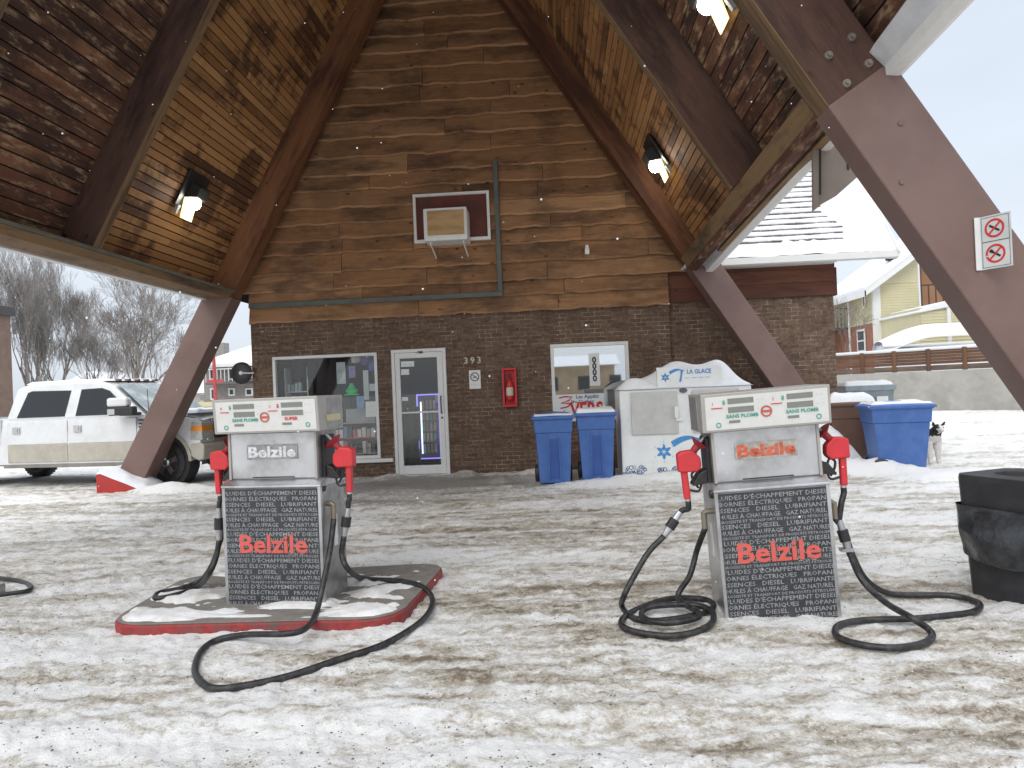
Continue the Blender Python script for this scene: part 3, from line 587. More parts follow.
# eave purlins, fascia, gutter
def loft(sec0, Y0, sec1, Y1, ct=.5):
    mb = MB(); mb.ct = ct; n = len(sec0); A = mb.vs([(x, Y0, z) for x, z in sec0], [(Y0, i*.15, 2) for i in range(n)]); B = mb.vs([(x, Y1, z) for x, z in sec1], [(Y1, i*.15, 2) for i in range(n)])
    for i in range(n): j = (i+1) % n; mb.face([A+i, A+j, B+j, B+i])
    mb.face([A+i for i in range(n)]); mb.face([B+i for i in reversed(range(n))]); return mb
def rise(sec, Y): return [(x, z+shR(Y)) for x, z in sec]
sL = [(-5.56, 3.425), (-5.64, 3.335), (-6.0, 3.33), (-6.1, 3.55)]
loft(sL, 12.28, sL, YF).build('eave_beam', W_TAN, can, world=True, bevel=.008)
sL2 = [(-5.53, 3.43), (-5.53, 3.465), (-6.0, 3.465), (-6.0, 3.43)]
loft(sL2, 12.28, sL2, YF).build('eave_trim', mat('greenish_trim', (.13, .13, .1), .7, var=.2), can, world=True)
sLf = [(-6.06, 3.36), (-6.06, 3.325), (-6.16, 3.325), (-6.16, 3.6), (-6.1, 3.6)]
loft(sLf, 12.95, sLf, YF-.1).build('fascia', WHITE, can, world=True)
sR = [(2.29, 3.615), (2.40, 3.475), (2.55, 3.475), (2.55, 3.75)]
loft(rise(sR, 12.28), 12.28, rise(sR, 5.86), 5.86, .6).build('eave_beam', W_TAN, can, world=True, bevel=.008)
sR2 = [(2.41, 3.475), (2.44, 3.40), (2.56, 3.40), (2.56, 3.52)]
loft(rise(sR2, 12.28), 12.28, rise(sR2, 6.3), 6.3, .3).build('eave_board', W_DARK, can, world=True, bevel=.006)
sR3 = [(2.61, 3.44), (2.61, 3.405), (2.70, 3.405), (2.70, 3.5)]
loft(rise(sR3, 11), 11, rise(sR3, 6.6), 6.6, .7).build('torn_plywood_strip', W_TAN, can, world=True)
sG = [(2.70, 3.46), (2.71, 3.37), (2.80, 3.36), (2.84, 3.37), (2.845, 3.50), (2.82, 3.56), (2.70, 3.6)]
sGn = [(x-.06, z+.06) for x, z in sG]
loft(rise(sG, 12.6), 12.6, rise(sGn, YF-.1), YF-.1).build('gutter', WHITE, can, world=True, bevel=.005)
sS = [(2.56, 3.60), (2.70, 3.44), (2.72, 3.46), (2.60, 3.66)]
loft(rise(sS, 6.0), 6.0, rise([(x-.05, z+.06) for x, z in sS], YF), YF).build('soffit', mat('white_soffit', (.6, .62, .64), .5), can, world=True)
loft(rise(sS, 12.5), 12.5, rise(sS, 10.2), 10.2).build('soffit', MATS['white_soffit'], can, world=True)
# hanging loose panel
LP = mat('grey_plywood', (.27, .22, .19), .8, var=.12, vs=5, bump=.1)
mb = MB(); Yp = 7.05; a = [at(*q, Yp) for q in ((824, 112), (815, 208), (836, 196), (862, 173), (900, 128), (880, 95))]
mb.prism([(p.x, p.z) for p in a], 'y', Yp, Yp+.02); b = [at(*q, Yp) for q in ((811, 125), (812, 212), (817, 208), (820, 118))]
mb.prism([(p.x, p.z) for p in b], 'y', Yp-.04, Yp+.0)
mb.build('loose_panel', LP, can, world=True)
for q in (((817.5, 150), (817.5, 196), (819.5, 196), (819.5, 150)), ((846, 150), (847, 170), (849, 170), (848, 150))):
    b = [at(*k, Yp) for k in q]; mb = MB(); mb.prism([(p.x, p.z) for p in b], 'y', Yp-.046 if q[0][0] < 830 else Yp-.006, Yp-.041 if q[0][0] < 830 else Yp-.001); mb.build('slot', DARK, can, world=True)
# footings
def footing(x, y, label):
    t = thing('concrete_footing', label, 'footing', (x, y, 0))
    mb = MB(); mb.prism([(-.62, -.1), (.25, -.1), (.2, .02), (-.56, .34), (-.62, .34)], 'y', -.32, .3)
    mb.build('block', mat('red_painted_concrete', (.42, .035, .03), .7, var=.1, bump=.3, bs=30), t, bevel=.03)
    mb = MB()
    def fn(u, v):
        X = -.6+u*.95; Y = -.33+v*.66; zt = .36-(X+.56)*.42 if X > -.56 else .34
        e = min(u, 1-u, v*.9, (1-v)*.9)*5; k = math.sqrt(min(1, max(0, e))); n = mnoise.noise(Vector((X*4, Y*4, x)))
        return (X+.02*n, Y, zt-.02+k*(.13+.05*n))
    mb.grid(fn, 26, 16); mb.build('snow_cover', SNOW, t, smooth=True)
    return t
footing(-7.44, 12.36, 'red painted concrete wedge under the left canopy leg, topped with snow')

# ------------------------------------------------------------------ flood lights
def flood(px, py, side, label, emit=30, yaw=0):
    d = ray(px, py)
    if side == 'L': n = Vector((-1, 0, .5472)); X0 = -7.437-.5; t = (X0+.5472*HC)/(d.x-.5472*d.z)
    else: n = Vector((1, 0, .6233)); t = (4.62+.4+.6233*(.055*12.3)-.6233*HC)/(d.x+.6233*d.z+.6233*.055*d.y)
    p = CP+d*t; n.normalize(); p = p-n*.02
    T = thing('flood_light', label, 'flood light', p)
    # local frame: down-slope s, Y, outward normal n (into roof)
    s = Vector((0, 1, 0)).cross(n).normalized()
    if s.z > 0: s = -s
    yv = Vector((0, 1, 0))
    def Q(a, b, c): return p+s*a+yv*b-n*c      # a down slope, b along Y, c below the boards
    mb = MB(); mb.hexa([Q(-.38, -.3, 0), Q(.2, -.3, 0), Q(.2, .3, 0), Q(-.38, .3, 0), Q(-.38, -.3, .03), Q(.2, -.3, .03), Q(.2, .3, .03), Q(-.38, .3, .03)])
    mb.hexa([Q(-.22, -.17, .03), Q(.04, -.17, .03), Q(.04, .17, .03), Q(-.22, .17, .03), Q(-.2, -.15, .2), Q(-.04, -.15, .2), Q(-.04, .15, .2), Q(-.2, .15, .2)])
    mb.build('housing', mat('black_metal', (.015, .017, .016), .5), T, world=True, bevel=.01)
    mb = MB(); mb.hexa([Q(.0, -.16, .02), Q(.34, -.16, .1), Q(.34, .16, .1), Q(.0, .16, .02), Q(.0, -.16, .05), Q(.34, -.16, .115), Q(.34, .16, .115), Q(.0, .16, .05)])
    mb.build('reflector', emis('warm_reflector', (1, .86, .42), .95), T, world=True)
    mb = MB(); c = Q(.06, 0, .13)
    mb.lathe([(.0, -.05), (.07, -.045), (.1, 0), (.07, .05), (0, .06)], c, 'y', 16); mb.v = [tuple(c+(Vector(q)-c)*1.0) for q in mb.v]
    mb.build('lamp_bulb', emis('lamp_glow', (1, .97, .9), emit), T, world=True, smooth=True)
    mb = MB(); mb.hexa([Q(.18, -.26, .02), Q(.32, -.26, .02), Q(.32, -.2, .02), Q(.18, -.2, .02), Q(.18, -.26, .07), Q(.32, -.26, .07), Q(.32, -.2, .07), Q(.18, -.2, .07)]); mb.build('photocell', mat('grey_plastic', (.4, .4, .4), .5), T, world=True, bevel=.006)
    l = bpy.data.lights.new('lamp', 'POINT'); l.energy = 4; l.shadow_soft_size = .1; l.color = (1, .94, .82); lo = bpy.data.objects.new('lamp', l); COL.objects.link(lo); lo.location = Q(.12, 0, .35)
    return T
flood(188, 196, 'L', 'lit black flood light on the left slope of the boarded ceiling')
flood(661, 158, 'R', 'lit black flood light on the right slope of the ceiling beside the middle rafter')
flood(716, -8, 'R', 'flood light at the top edge of the photo, only its yellow reflector in view', 12)

# ------------------------------------------------------------------ things on the gable and brick wall
G1 = WY-.08
ac = thing('air_conditioner', 'boxy air conditioner with a plywood face in a white framed recess on the timber gable', 'air conditioner', (at(451, 240, G1).x, G1, at(451, 240, G1).z))
a0 = at(415, 244, G1); a1 = at(489, 191, G1)
mb = frame_mb(a0.x, a1.x, a0.z, a1.z, G1-.06, G1+.05, .05, .06); mb.build('frame', WHITE, ac, world=True, bevel=.004)
mb = MB(); mb.box(a0.x+.04, a1.x-.04, G1-.012, G1+.04, a0.z+.04, a1.z-.04); mb.build('recess_panel', mat('dark_red_panel', (.13, .03, .02), .7, var=.3, vs=3, dirt=(.04, .03, .025), dscale=2, damt=.8), ac, world=True)
b0 = at(424, 241, G1-.5); b1 = at(466, 206, G1-.5)
mb = MB(); mb.box(b0.x, b1.x, G1-.48, G1-.012, b0.z, b1.z); mb.build('housing', WHITE, ac, world=True, bevel=.015)
mb = MB(); mb.beam((b0.x+.07, G1-.49, (b0.z+b1.z)/2+.02), (b1.x-.05, G1-.49, (b0.z+b1.z)/2+.02), (0, -1, 0), b1.z-b0.z-.14, .008, .8); mb.build('plywood_face', wood('plywood', [(.33, .2, .09), (.42, .27, .13), (.48, .32, .16)], (.25, .14, .07), .5, 1.5), ac, world=True)
mb = MB()
for x in (b0.x+.1, b1.x-.08): mb = MB(); mb.tube([(x, G1-.4, b0.z), (x, G1-.4, b0.z-.04), (x+.03, G1-.02, b0.z-.22)], .012, 6); mb.build('bracket', WMETAL, ac, world=True)
GRN = mat('dark_green_grey_metal', (.075, .09, .085), .5, var=.15, dirt=(.16, .15, .13), dscale=4, damt=.4)
cp = thing('wall_conduit', 'dark grey-green L-shaped metal trunking running across and up the gable', 'conduit', (at(500, 297, G1).x, G1, at(500, 297, G1).z))
p0 = at(251, 307, G1); p1 = at(503, 294, G1); p2 = at(495, 162, G1)
mb = MB(); mb.box(p0.x, p1.x, G1-.07, G1-.005, p1.z-.045, p1.z+.045); mb.build('horizontal_run', GRN, cp, world=True, bevel=.008)
mb = MB(); mb.box(p1.x-.085, p1.x+.0, G1-.072, G1-.006, p1.z+.046, p2.z); mb.build('vertical_run', GRN, cp, world=True, bevel=.008)
# extinguisher
EX = at(510, 388, WY); ex = thing('fire_extinguisher_cabinet', 'red fire extinguisher cabinet hanging on the brick wall right of the door', 'fire extinguisher', (EX.x, WY, EX.z-.34))
mb = frame_mb(-.13, .13, 0, .7, -.12, -.004, .035); mb.box(-.1, .1, -.02, -.004, .03, .67); mb.build('cabinet', RED, ex, bevel=.012)
mb = MB(); mb.lathe([(.02, .1), (.06, .11), (.065, .15), (.065, .4), (.05, .46), (.022, .49), (.02, .52)], (0, -.1, 0), 'z', 18); mb.build('cylinder', mat('red_gloss', (.5, .02, .02), .3), ex, smooth=True)
mb = MB(); mb.lathe([(.0665, .2), (.0668, .21), (.0668, .34), (.0665, .35)], (0, -.1, 0), 'z', 18); mb.build('label_band', mat('cream_label', (.6, .55, .42), .6), ex, smooth=True)
mb = MB(); mb.box(-.015, .015, -.125, -.07, .52, .56); mb.tube([(0, -.1, .55), (.05, -.11, .58), (-.03, -.12, .59)], .009, 6); mb.tube(smoothp([(.02, -.1, .54), (-.07, -.11, .56), (-.085, -.12, .4), (-.07, -.12, .3)], 4), .009, 6); mb.build('valve', BLACKP, ex)
# no smoking sign on the wall
def nosmoke(mbw, mbr, mbk, x, z, r, y, plane=None, kind=0):
    disc(mbr, x, z, r, y, 26, r*.78, plane)
    def bar(mbq, a, b, wdt, yy):
        a = Vector(a); b = Vector(b); d = (b-a).normalized(); n = Vector((-d.y, d.x))*wdt/2
        P = [(a.x+n.x, yy, a.y+n.y), (b.x+n.x, yy, b.y+n.y), (b.x-n.x, yy, b.y-n.y), (a.x-n.x, yy, a.y-n.y)]
        if plane: P = [plane(p) for p in P]
        mbq.quad(*P)
    bar(mbk, (x-r*.5, z+r*.35), (x+r*.5, z-r*.35), r*.22, y-.0006)
    if kind: disc(mbk, x-r*.4, z+r*.3, r*.2, y-.0008, 10, None, plane)
    bar(mbr, (x-r*.6, z-r*.6), (x+r*.6, z+r*.6), r*.18, y-.0012)
s0 = at(475, 379, WY); NS = thing('no_smoking_sign', 'small white no-smoking sign under the house number on the brick wall', 'sign', (s0.x, WY-.012, s0.z-.18))
mb = MB(); mb.box(-.105, .105, -.006, 0, 0, .34); mb.build('plate', WMETAL, NS); INKR = mat('red_ink', (.6, .03, .03), .6); INKK = mat('black_sign_ink', (.02, .02, .02), .6)
a, b = MB(), MB(); disc(b, 0, .22, .082, -.008, 26, .066); 
b.quad((-.05, -.0085, .255), (-.042, -.0085, .265), (.055, -.0085, .185), (.047, -.0085, .175)); b.quad((-.04, -.009, .2), (.03, -.009, .235), (.033, -.009, .222), (-.037, -.009, .187)); text(b, '– – –', 0, .075, .03, -.008, 0, .17)
b.build('pictogram', INKK, NS)
# small white floodlamp on the gable
q = at(587, 252, G1); mb = MB(); mb.box(q.x-.04, q.x+.04, G1-.08, G1+.02, q.z-.05, q.z+.05); mb.lathe([(.0, -.02), (.035, 0), (.03, .07), (.0, .08)], (q.x, G1-.06, q.z+.04), 'z', 10)
tag(recenter(mb.build('wall_socket_lamp', WMETAL, bevel=.004)), 'tiny white lamp holder on the right part of the timber gable', 'lamp')
# black round disc on a bracket at the left corner
q = at(242, 373, 12.9); T = thing('round_mirror', 'black round disc with a white hub bracketed to the left corner of the store', 'mirror', q)
mb = MB(); mb.lathe([(.0, .03), (.12, .02), (.19, 0), (.205, -.02), (.2, -.03), (.12, -.045), (0, -.05)], (0, 0, 0), 'y', 32); mb.build('disc', BLACKP, T, smooth=True)
mb = MB(); mb.lathe([(.0, -.075), (.03, -.07), (.04, -.05), (.04, -.04)], (0, 0, 0), 'y', 14); mb.tube([(0, -.06, 0), (.12, -.05, -.01), (.24, -.03, -.01)], .012, 6); mb.build('hub', WMETAL, T)

# ------------------------------------------------------------------ shop window contents
IY = WY+.25
def simple(name, mbq, M, label, cat, group=None, **k): return tag(recenter(mbq.build(name, M, **k)), label, cat, group)
def paper(name, px0, py0, px1, py1, Y, M, label, cat, lines=None, ink=None):
    a = at(px0, py1, Y); b = at(px1, py0, Y); T = thing(name, label, cat, ((a.x+b.x)/2, Y, a.z)); W_, H_ = b.x-a.x, b.z-a.z
    mb = MB(); mb.box(-W_/2, W_/2, 0, .004, 0, H_); mb.build('sheet', M, T)
    if lines:
        m_ = MB()
        for (s, fx, fz, sz, wdt) in lines: text(m_, s, fx*W_, fz*H_, sz*H_, -.002, sz*H_*.02, wdt*W_ if wdt else None)
        m_.build('lettering', ink or INKK, T)
    return T, W_, H_
PAPER = mat('paper', (.72, .74, .74), .7, var=.03)
# dark hanging garments
CL = mat('dark_fabric', (.012, .013, .016), .8, var=.3)
for i, (px, wd, c) in enumerate(((298, .17, 'black mitten hanging at the far left of the display window rail'), (311, .17, 'black mitten hanging second from the left on the window rail'), (322, .22, 'long dark coat hanging left of centre in the display window'), (334, .24, 'dark coat hanging in the middle of the display window'), (345, .2, 'dark coat hanging right of the middle in the display window'))):
    L_ = .42 if i < 2 else .98; p = at(px, 356, IY+.12); mb = MB()
    def fn(u, v, L_=L_, wd=wd, p=p, i=i):
        a = 2*PI*u; z = -v*L_; r = wd*(.25+.75*min(1, v*4))*(1 if v < .97 else .9)/2*(1+.12*math.sin(a*3+i))
        return (p.x+r*1.15*math.cos(a), p.y+r*.6*math.sin(a), p.z+z)
    mb.grid(fn, 18, 10); simple('hanging_mitten' if i < 2 else 'hanging_coat', mb, CL, c, 'mitten' if i < 2 else 'coat', 'goods hanging in the display window', smooth=True)
for i, (px, py, s, c, lab) in enumerate(((356, 358, .16, (.6, .6, .55), 'pale knitted hat hanging near the top right of the display window'), (366, 360, .17, (.13, .08, .3), 'purple knitted hat hanging at the top right of the display window'), (373, 366, .15, (.12, .16, .45), 'blue knitted hat hanging beside the right frame of the display window'))):
    p = at(px, py, IY+.1); mb = MB(); mb.lathe([(s*.2, -.1), (s*.55, -.07), (s*.6, 0), (s*.5, .06), (s*.2, .1)], (p.x, p.y, p.z), 'z', 14); mb.box(p.x-s*.3, p.x+s*.3, p.y-s*1.0, p.y-s*.4, p.z-.09, p.z-.07)
    simple('knitted_hat', mb, mat('cap%d' % i, c, .8), lab, 'hat', 'goods hanging in the display window', smooth=True)
# rack of goods on glass shelves, left part
T = thing('glass_display_shelf', 'glass shelf of small pale packages in the left part of the display window', 'shelf', (at(300, 385, IY+.3).x, IY+.3, .34))
a = at(290, 395, IY+.3); b = at(306, 368, IY+.3); mb = MB(); mb.box(a.x-.06, b.x+.06, IY+.2, IY+.5, 1.3, 1.32); mb.box(a.x-.06, b.x+.06, IY+.2, IY+.5, 1.62, 1.64); mb.box(a.x-.06, a.x-.04, IY+.2, IY+.5, .34, 2.1); mb.box(b.x+.04, b.x+.06, IY+.2, IY+.5, .34, 2.1); mb.build('frame', WMETAL, T, world=True)
for k in range(9):
    mb = MB(); x = a.x+.05*(k % 5)+.02*k % .3; x = a.x-.02+.07*(k % 5); zz = 1.32 if k < 5 else 1.64; h = random.uniform(.12, .24); mb.box(x, x+.055, IY+.24, IY+.34, zz, zz+h)
    mb.build('package', mat('pack%d' % (k % 4), [(.4, .55, .5), (.55, .55, .5), (.25, .35, .4), (.6, .6, .6)][k % 4], .5), T, world=True)
p = at(352, 394, IY); mb = MB(); mb.lathe([(.0, .0), (.09, .01), (.12, .07), (.07, .12), (.03, .2), (0, .21)], (p.x, p.y, p.z), 'z', 12); mb.box(p.x-.13, p.x+.13, p.y-.05, p.y+.05, p.z-.02, p.z); simple('green_lure', mb, mat('bright_green', (.05, .7, .2), .5), 'bright green lure hanging in the display window', 'lure')
paper('notice', 366, 401, 380, 417, WY+.044, PAPER, 'white printed notice taped inside the right edge of the display window', 'notice', [('– –', 0, .62, .16, .6), ('– – –', 0, .3, .12, .7)], mat('green_ink', (.2, .4, .3), .6))
# shelf with goods in lower right of window
T = thing('goods_rack', 'low rack of packaged goods along the bottom right of the display window', 'rack', (at(360, 440, IY+.2).x, IY+.2, .36))
a = at(335, 452, IY+.15); b = at(377, 420, IY+.15)
for zz in (.42, .72, 1.0): mb = MB(); mb.box(a.x, b.x, IY+.06, IY+.4, zz-.02, zz); mb.build('shelf', mat('rack_red' if zz == .72 else 'rack_tan', (.5, .08, .08) if zz == .72 else (.45, .36, .25), .6), T, world=True)
for r_, zz in enumerate((.42, .72)):
    for k in range(9):
        h = random.uniform(.14, .24); x = a.x+.02+(b.x-a.x-.04)*k/9; mb = MB(); mb.box(x, x+(b.x-a.x)/9-.02, IY+.1, IY+.22, zz, zz+h)
        c = random.choice([(.6, .62, .62), (.05, .05, .06), (.1, .2, .4), (.45, .1, .08), (.35, .3, .25), (.6, .55, .5)]); mb.build('package', mat('g%d%d' % (r_, k), c, .5), T, world=True)
mb = MB(); mb.box(a.x+.25, b.x-.02, IY+.12, IY+.3, 1.0, 1.26); simple('grey_carton', mb, mat('grey_carton', (.35, .37, .4), .6), 'grey carton standing on the rack behind the taped notice', 'carton')
mb = MB(); p = at(366, 385, IY+.1); mb.box(p.x-.05, p.x+.05, IY+.1, IY+.16, p.z-.28, p.z+.28); mb.box(p.x+.06, p.x+.2, IY+.1, IY+.16, p.z-.12, p.z+.02); simple('display_card', mb, PAPER, 'tall pale display card hanging below the purple hat', 'card')
# door: papers, lit cooler
paper('notice', 401, 361, 414, 367, WY+.0, PAPER, 'white notice at the top left of the door glass', 'notice', [('– –', 0, .25, .5, .7)], mat('grey_ink', (.3, .32, .33), .6))
paper('notice', 401, 369, 409, 375, WY+.0, PAPER, 'smaller white notice below the top one on the door glass', 'notice')
paper('notice', 402, 397, 408, 401, WY+.0, PAPER, 'tiny white sticker halfway up the left side of the door glass', 'sticker')
paper('poster', 337, 362, 345, 384, WY+.18, mat('poster_pale', (.5, .56, .56), .6, var=.3, vs=6), 'pale poster hanging behind the middle of the display window glass', 'poster')
paper('poster', 349, 366, 355, 378, WY+.16, mat('poster_violet', (.25, .18, .4), .6, var=.3, vs=9), 'small violet poster between the coats and the green lure', 'poster')
paper('price_card', 357, 396, 364, 409, WY+.16, mat('poster_blue', (.15, .3, .55), .6, var=.3, vs=9), 'blue card beside the taped notice in the display window', 'card')
CYc = WY+1.0; c0 = at(419, 459, CYc); c1 = at(440, 392, CYc)
T = thing('drinks_cooler', 'drinks cooler outlined in violet-blue light seen through the glass door', 'cooler', ((c0.x+c1.x)/2, CYc, 0))
mb = MB(); mb.box(c0.x, c1.x, CYc, CYc+.5, max(.05, c0.z), c1.z); mb.build('cabinet', mat('cooler_dark', (.05, .05, .07), .5), T, world=True)
z0_, z1_ = max(.08, c0.z), c1.z-.03; mb = MB(); t_ = .022
mb.box(c0.x+.01, c0.x+.01+t_, CYc-.08, CYc-.06, z0_, z1_); mb.box(c1.x-.01-t_, c1.x-.01, CYc-.08, CYc-.06, z0_, z1_); mb.box(c0.x+.03, c1.x-.03, CYc-.08, CYc-.06, z0_, z0_+t_); mb.box(c0.x+.03, c1.x-.03, CYc-.08, CYc-.06, z1_-t_, z1_)
mb.build('light_strip', emis('violet_led', (.3, .27, 1), .9), T, world=True)
mb = MB(); mb.box(c0.x+.07, c0.x+.095, CYc-.02, CYc-.004, z0_+.1, z1_-.15); mb.build('inner_light', emis('white_led', (.8, .9, 1), 1.2), T, world=True)
nrow = 5
for r_ in range(nrow):
    zz = z0_+.12+r_*(z1_-z0_-.2)/nrow
    for k in range(4):
        x = c0.x+.13+k*(c1.x-c0.x-.18)/4; mb = MB(); mb.cyl((x, CYc-.02, zz), (x, CYc-.02, zz+.17), .03, .026, 8)
        mb.build('bottle', mat('btl%d' % ((r_*3+k) % 5), [(.5, .55, .6), (.1, .35, .3), (.5, .2, .08), (.35, .42, .55), (.55, .45, .2)][(r_*3+k) % 5], .4), T, world=True)
mb = MB(); a = at(432, 400, CYc-.1); b = at(441, 388, CYc-.1); mb.box(a.x+.05, b.x-.06, CYc-.02, CYc-.005, a.z-.06, b.z-.12); simple('tan_poster', mb, mat('tan_card', (.42, .27, .12), .6), 'tan poster above the lit cooler behind the door', 'poster')
# dark bulk of goods at left inside door
mb = MB()
def fn(u, v): 
    a = 2*PI*u; r = .13*(1+.25*mnoise.noise(Vector((math.cos(a)*2, math.sin(a)*2, v*4)))); return (-2.74+r*math.cos(a), WY+.7+r*math.sin(a), .1+v*1.15)
mb.grid(fn, 20, 10); simple('stacked_bags', mb, CL, 'dark stack of bags just inside the door on the left', 'bags', smooth=True)
# window 2 signs
T, W_, H_ = paper('bait_sign', 556, 393, 604, 422, WY-.03, mat('sign_white', (.7, .74, .76), .5, var=.03), 'white bait sign reading VERS in red, in the right window above the bins', 'sign',
                  [('Les Appâts', .16, .84, .19, .46), ('Du Québec', .06, .68, .14, .46)], mat('navy_ink', (.03, .08, .2), .5))
m_ = MB(); text(m_, 'VERS', .13*W_, .16*H_, .76*H_, -.003, .012, .68*W_); m_.build('lettering', INKR, T)
m_ = MB(); m_.tube([(x, -.006, z) for x, z in [(-.42*W_, .88*H_), (-.3*W_, .93*H_), (-.15*W_, .9*H_), (-.22*W_, .78*H_), (-.38*W_, .7*H_), (-.2*W_, .66*H_), (-.12*W_, .74*H_), (-.25*W_, .55*H_), (-.4*W_, .5*H_)]], .012, 6); m_.build('worm_drawing', INKR, T)
m_ = MB()
for k in range(8): a = k*PI/4; m_.quad((-.32*W_, -.003, .2*H_), (-.32*W_+.09*math.cos(a-.25), -.003, .2*H_+.09*math.sin(a-.25)), (-.32*W_+.12*math.cos(a), -.003, .2*H_+.12*math.sin(a)), (-.32*W_+.09*math.cos(a+.25), -.003, .2*H_+.09*math.sin(a+.25)))
m_.build('blue_star', mat('cyan_ink', (.1, .45, .6), .5), T)
T, W_, H_ = paper('price_strip', 590, 353, 599, 386, WY-.0, PAPER, 'tall narrow white strip with four round figures in the right window', 'sign')
m_ = MB()
for k in range(4): text(m_, '0', 0, H_*(.14+.19*k), .15, -.003, .006)
m_.build('lettering', INKK, T)

# ------------------------------------------------------------------ house across the street, seen in the reflections
T = thing('roadside_house', 'tan house with snowy roof across the street behind the camera, mirrored in the shop windows', 'house', (3.0, -42, 0))
mb = MB(); mb.box(-6, 3, -6, 0, 0, 3.6); mb.build('wall', mat('tan_siding', (.36, .27, .18), .7, var=.2, vs=1), T)
mb = MB(); mb.prism([(-6.4, 3.5), (.5, 3.5), (-3, 4.6)], 'x', -6.5, 3.5); mb.build('roof', SNOW, T)
for x in (-3.5, -.5, 2.5):
    for z in (1.2,): mb = MB(); mb.box(x, x+1.1, -.0, .03, z, z+1.3); mb.build('window', mat('far_window', (.05, .055, .06), .2), T)

# ------------------------------------------------------------------ fuel pumps
SANS = ["FLUIDES D'ÉCHAPPEMENT DIESEL", 'BORNES ÉLECTRIQUES   PROPANE', 'ESSENCES   DIESEL   LUBRIFIANTS', 'HUILES À CHAUFFAGE   GAZ NATUREL', 'GROSSISTE ET TRANSPORT DE PRODUITS PÉTROLIERS']
SEQ = [0, 1, 2, 3, 4, 2, 3, 4, 0, 1, 2, 3, 4, 0, 1, 2, 3, 4, 0, 1, 2, 3]
GREENINK = mat('green_pump_ink', (.05, .32, .25), .5); LCD = mat('lcd_grey', (.2, .21, .19), .25, var=.05)
CREAM = mat('pump_head_face', (.64, .645, .63), .4, var=.03, dirt=(.5, .45, .38), dscale=9, damt=.3); HEADM = mat('pump_head_casing', (.40, .39, .365), .45, metal=.3, var=.06, dirt=(.3, .27, .24), dscale=6, damt=.4)
def nozzle(T, sx, x, z, y):
    """sx=-1 on the left side. x,z: centre of the red block"""
    i = -sx    # inward direction
    mb = MB(); mb.prism([(x-i*.065, z-.06), (x-i*.066, z+.045), (x-i*.04, z+.06), (x+i*.02, z+.065), (x+i*.065, z+.02), (x+i*.068, z-.035), (x+i*.045, z-.062)], 'y', y-.035, y+.035)
    mb.prism([(x-i*.05, z-.05), (x-i*.012, z-.05), (x-i*.006, z-.22), (x-i*.044, z-.22)], 'y', y-.02, y+.02)
    c0_ = Vector((x, y, z)); mb.v = [tuple(c0_+(Vector(p)-c0_)*1.13) for p in mb.v]
    n_ = mb.build('nozzle', RED, T, bevel=.011)
    mb = MB(); a = Vector((x+i*.03, y, z+.055)); d = Vector((i*.75, 0, .8)).normalized(); mb.cyl(a, a+d*.05, .022, .026, 12); mb.cyl(a+d*.05, a+d*.08, .026, .07, 16); mb.build('splash_guard', mat('dark_red_rubber', (.28, .02, .03), .5), n_, smooth=False)
    mb = MB(); mb.cyl(a+d*.085, a+d*.16, .012, .012, 10); mb.build('spout', DSTEEL, n_)
    mb = MB(); mb.tube(smoothp([(x-i*.01, y, z-.19), (x+i*.05, y, z-.2), (x+i*.07, y, z-.14), (x+i*.05, y, z-.07), (x+i*.015, y, z-.085), (x+i*.02, y, z-.13), (x+i*.05, y, z-.18)], 4), .008, 8); mb.build('trigger_guard', BLACKP, n_)
    mb = MB(); mb.cyl((x-i*.025, y, z-.22), (x-i*.025, y, z-.26), .017, .019, 12); mb.build('swivel', STEEL, n_)
    return Vector((x-i*.025, y, z-.26))
def breakaway(T, a, b):
    a = Vector(a); b = Vector(b); d = b-a
    m = MB(); m.cyl(a, a+d*.3, .02, .024, 12); m.cyl(a+d*.3, a+d*.68, .026, .026, 12, False); m.cyl(a+d*.68, b, .026, .019, 12); o = m.build('breakaway_coupling', STEEL, T, world=True)
    m = MB(); m.cyl(a+d*.31, a+d*.67, .034, .034, 12); m.build('sleeve', BLACKP, o, world=True)
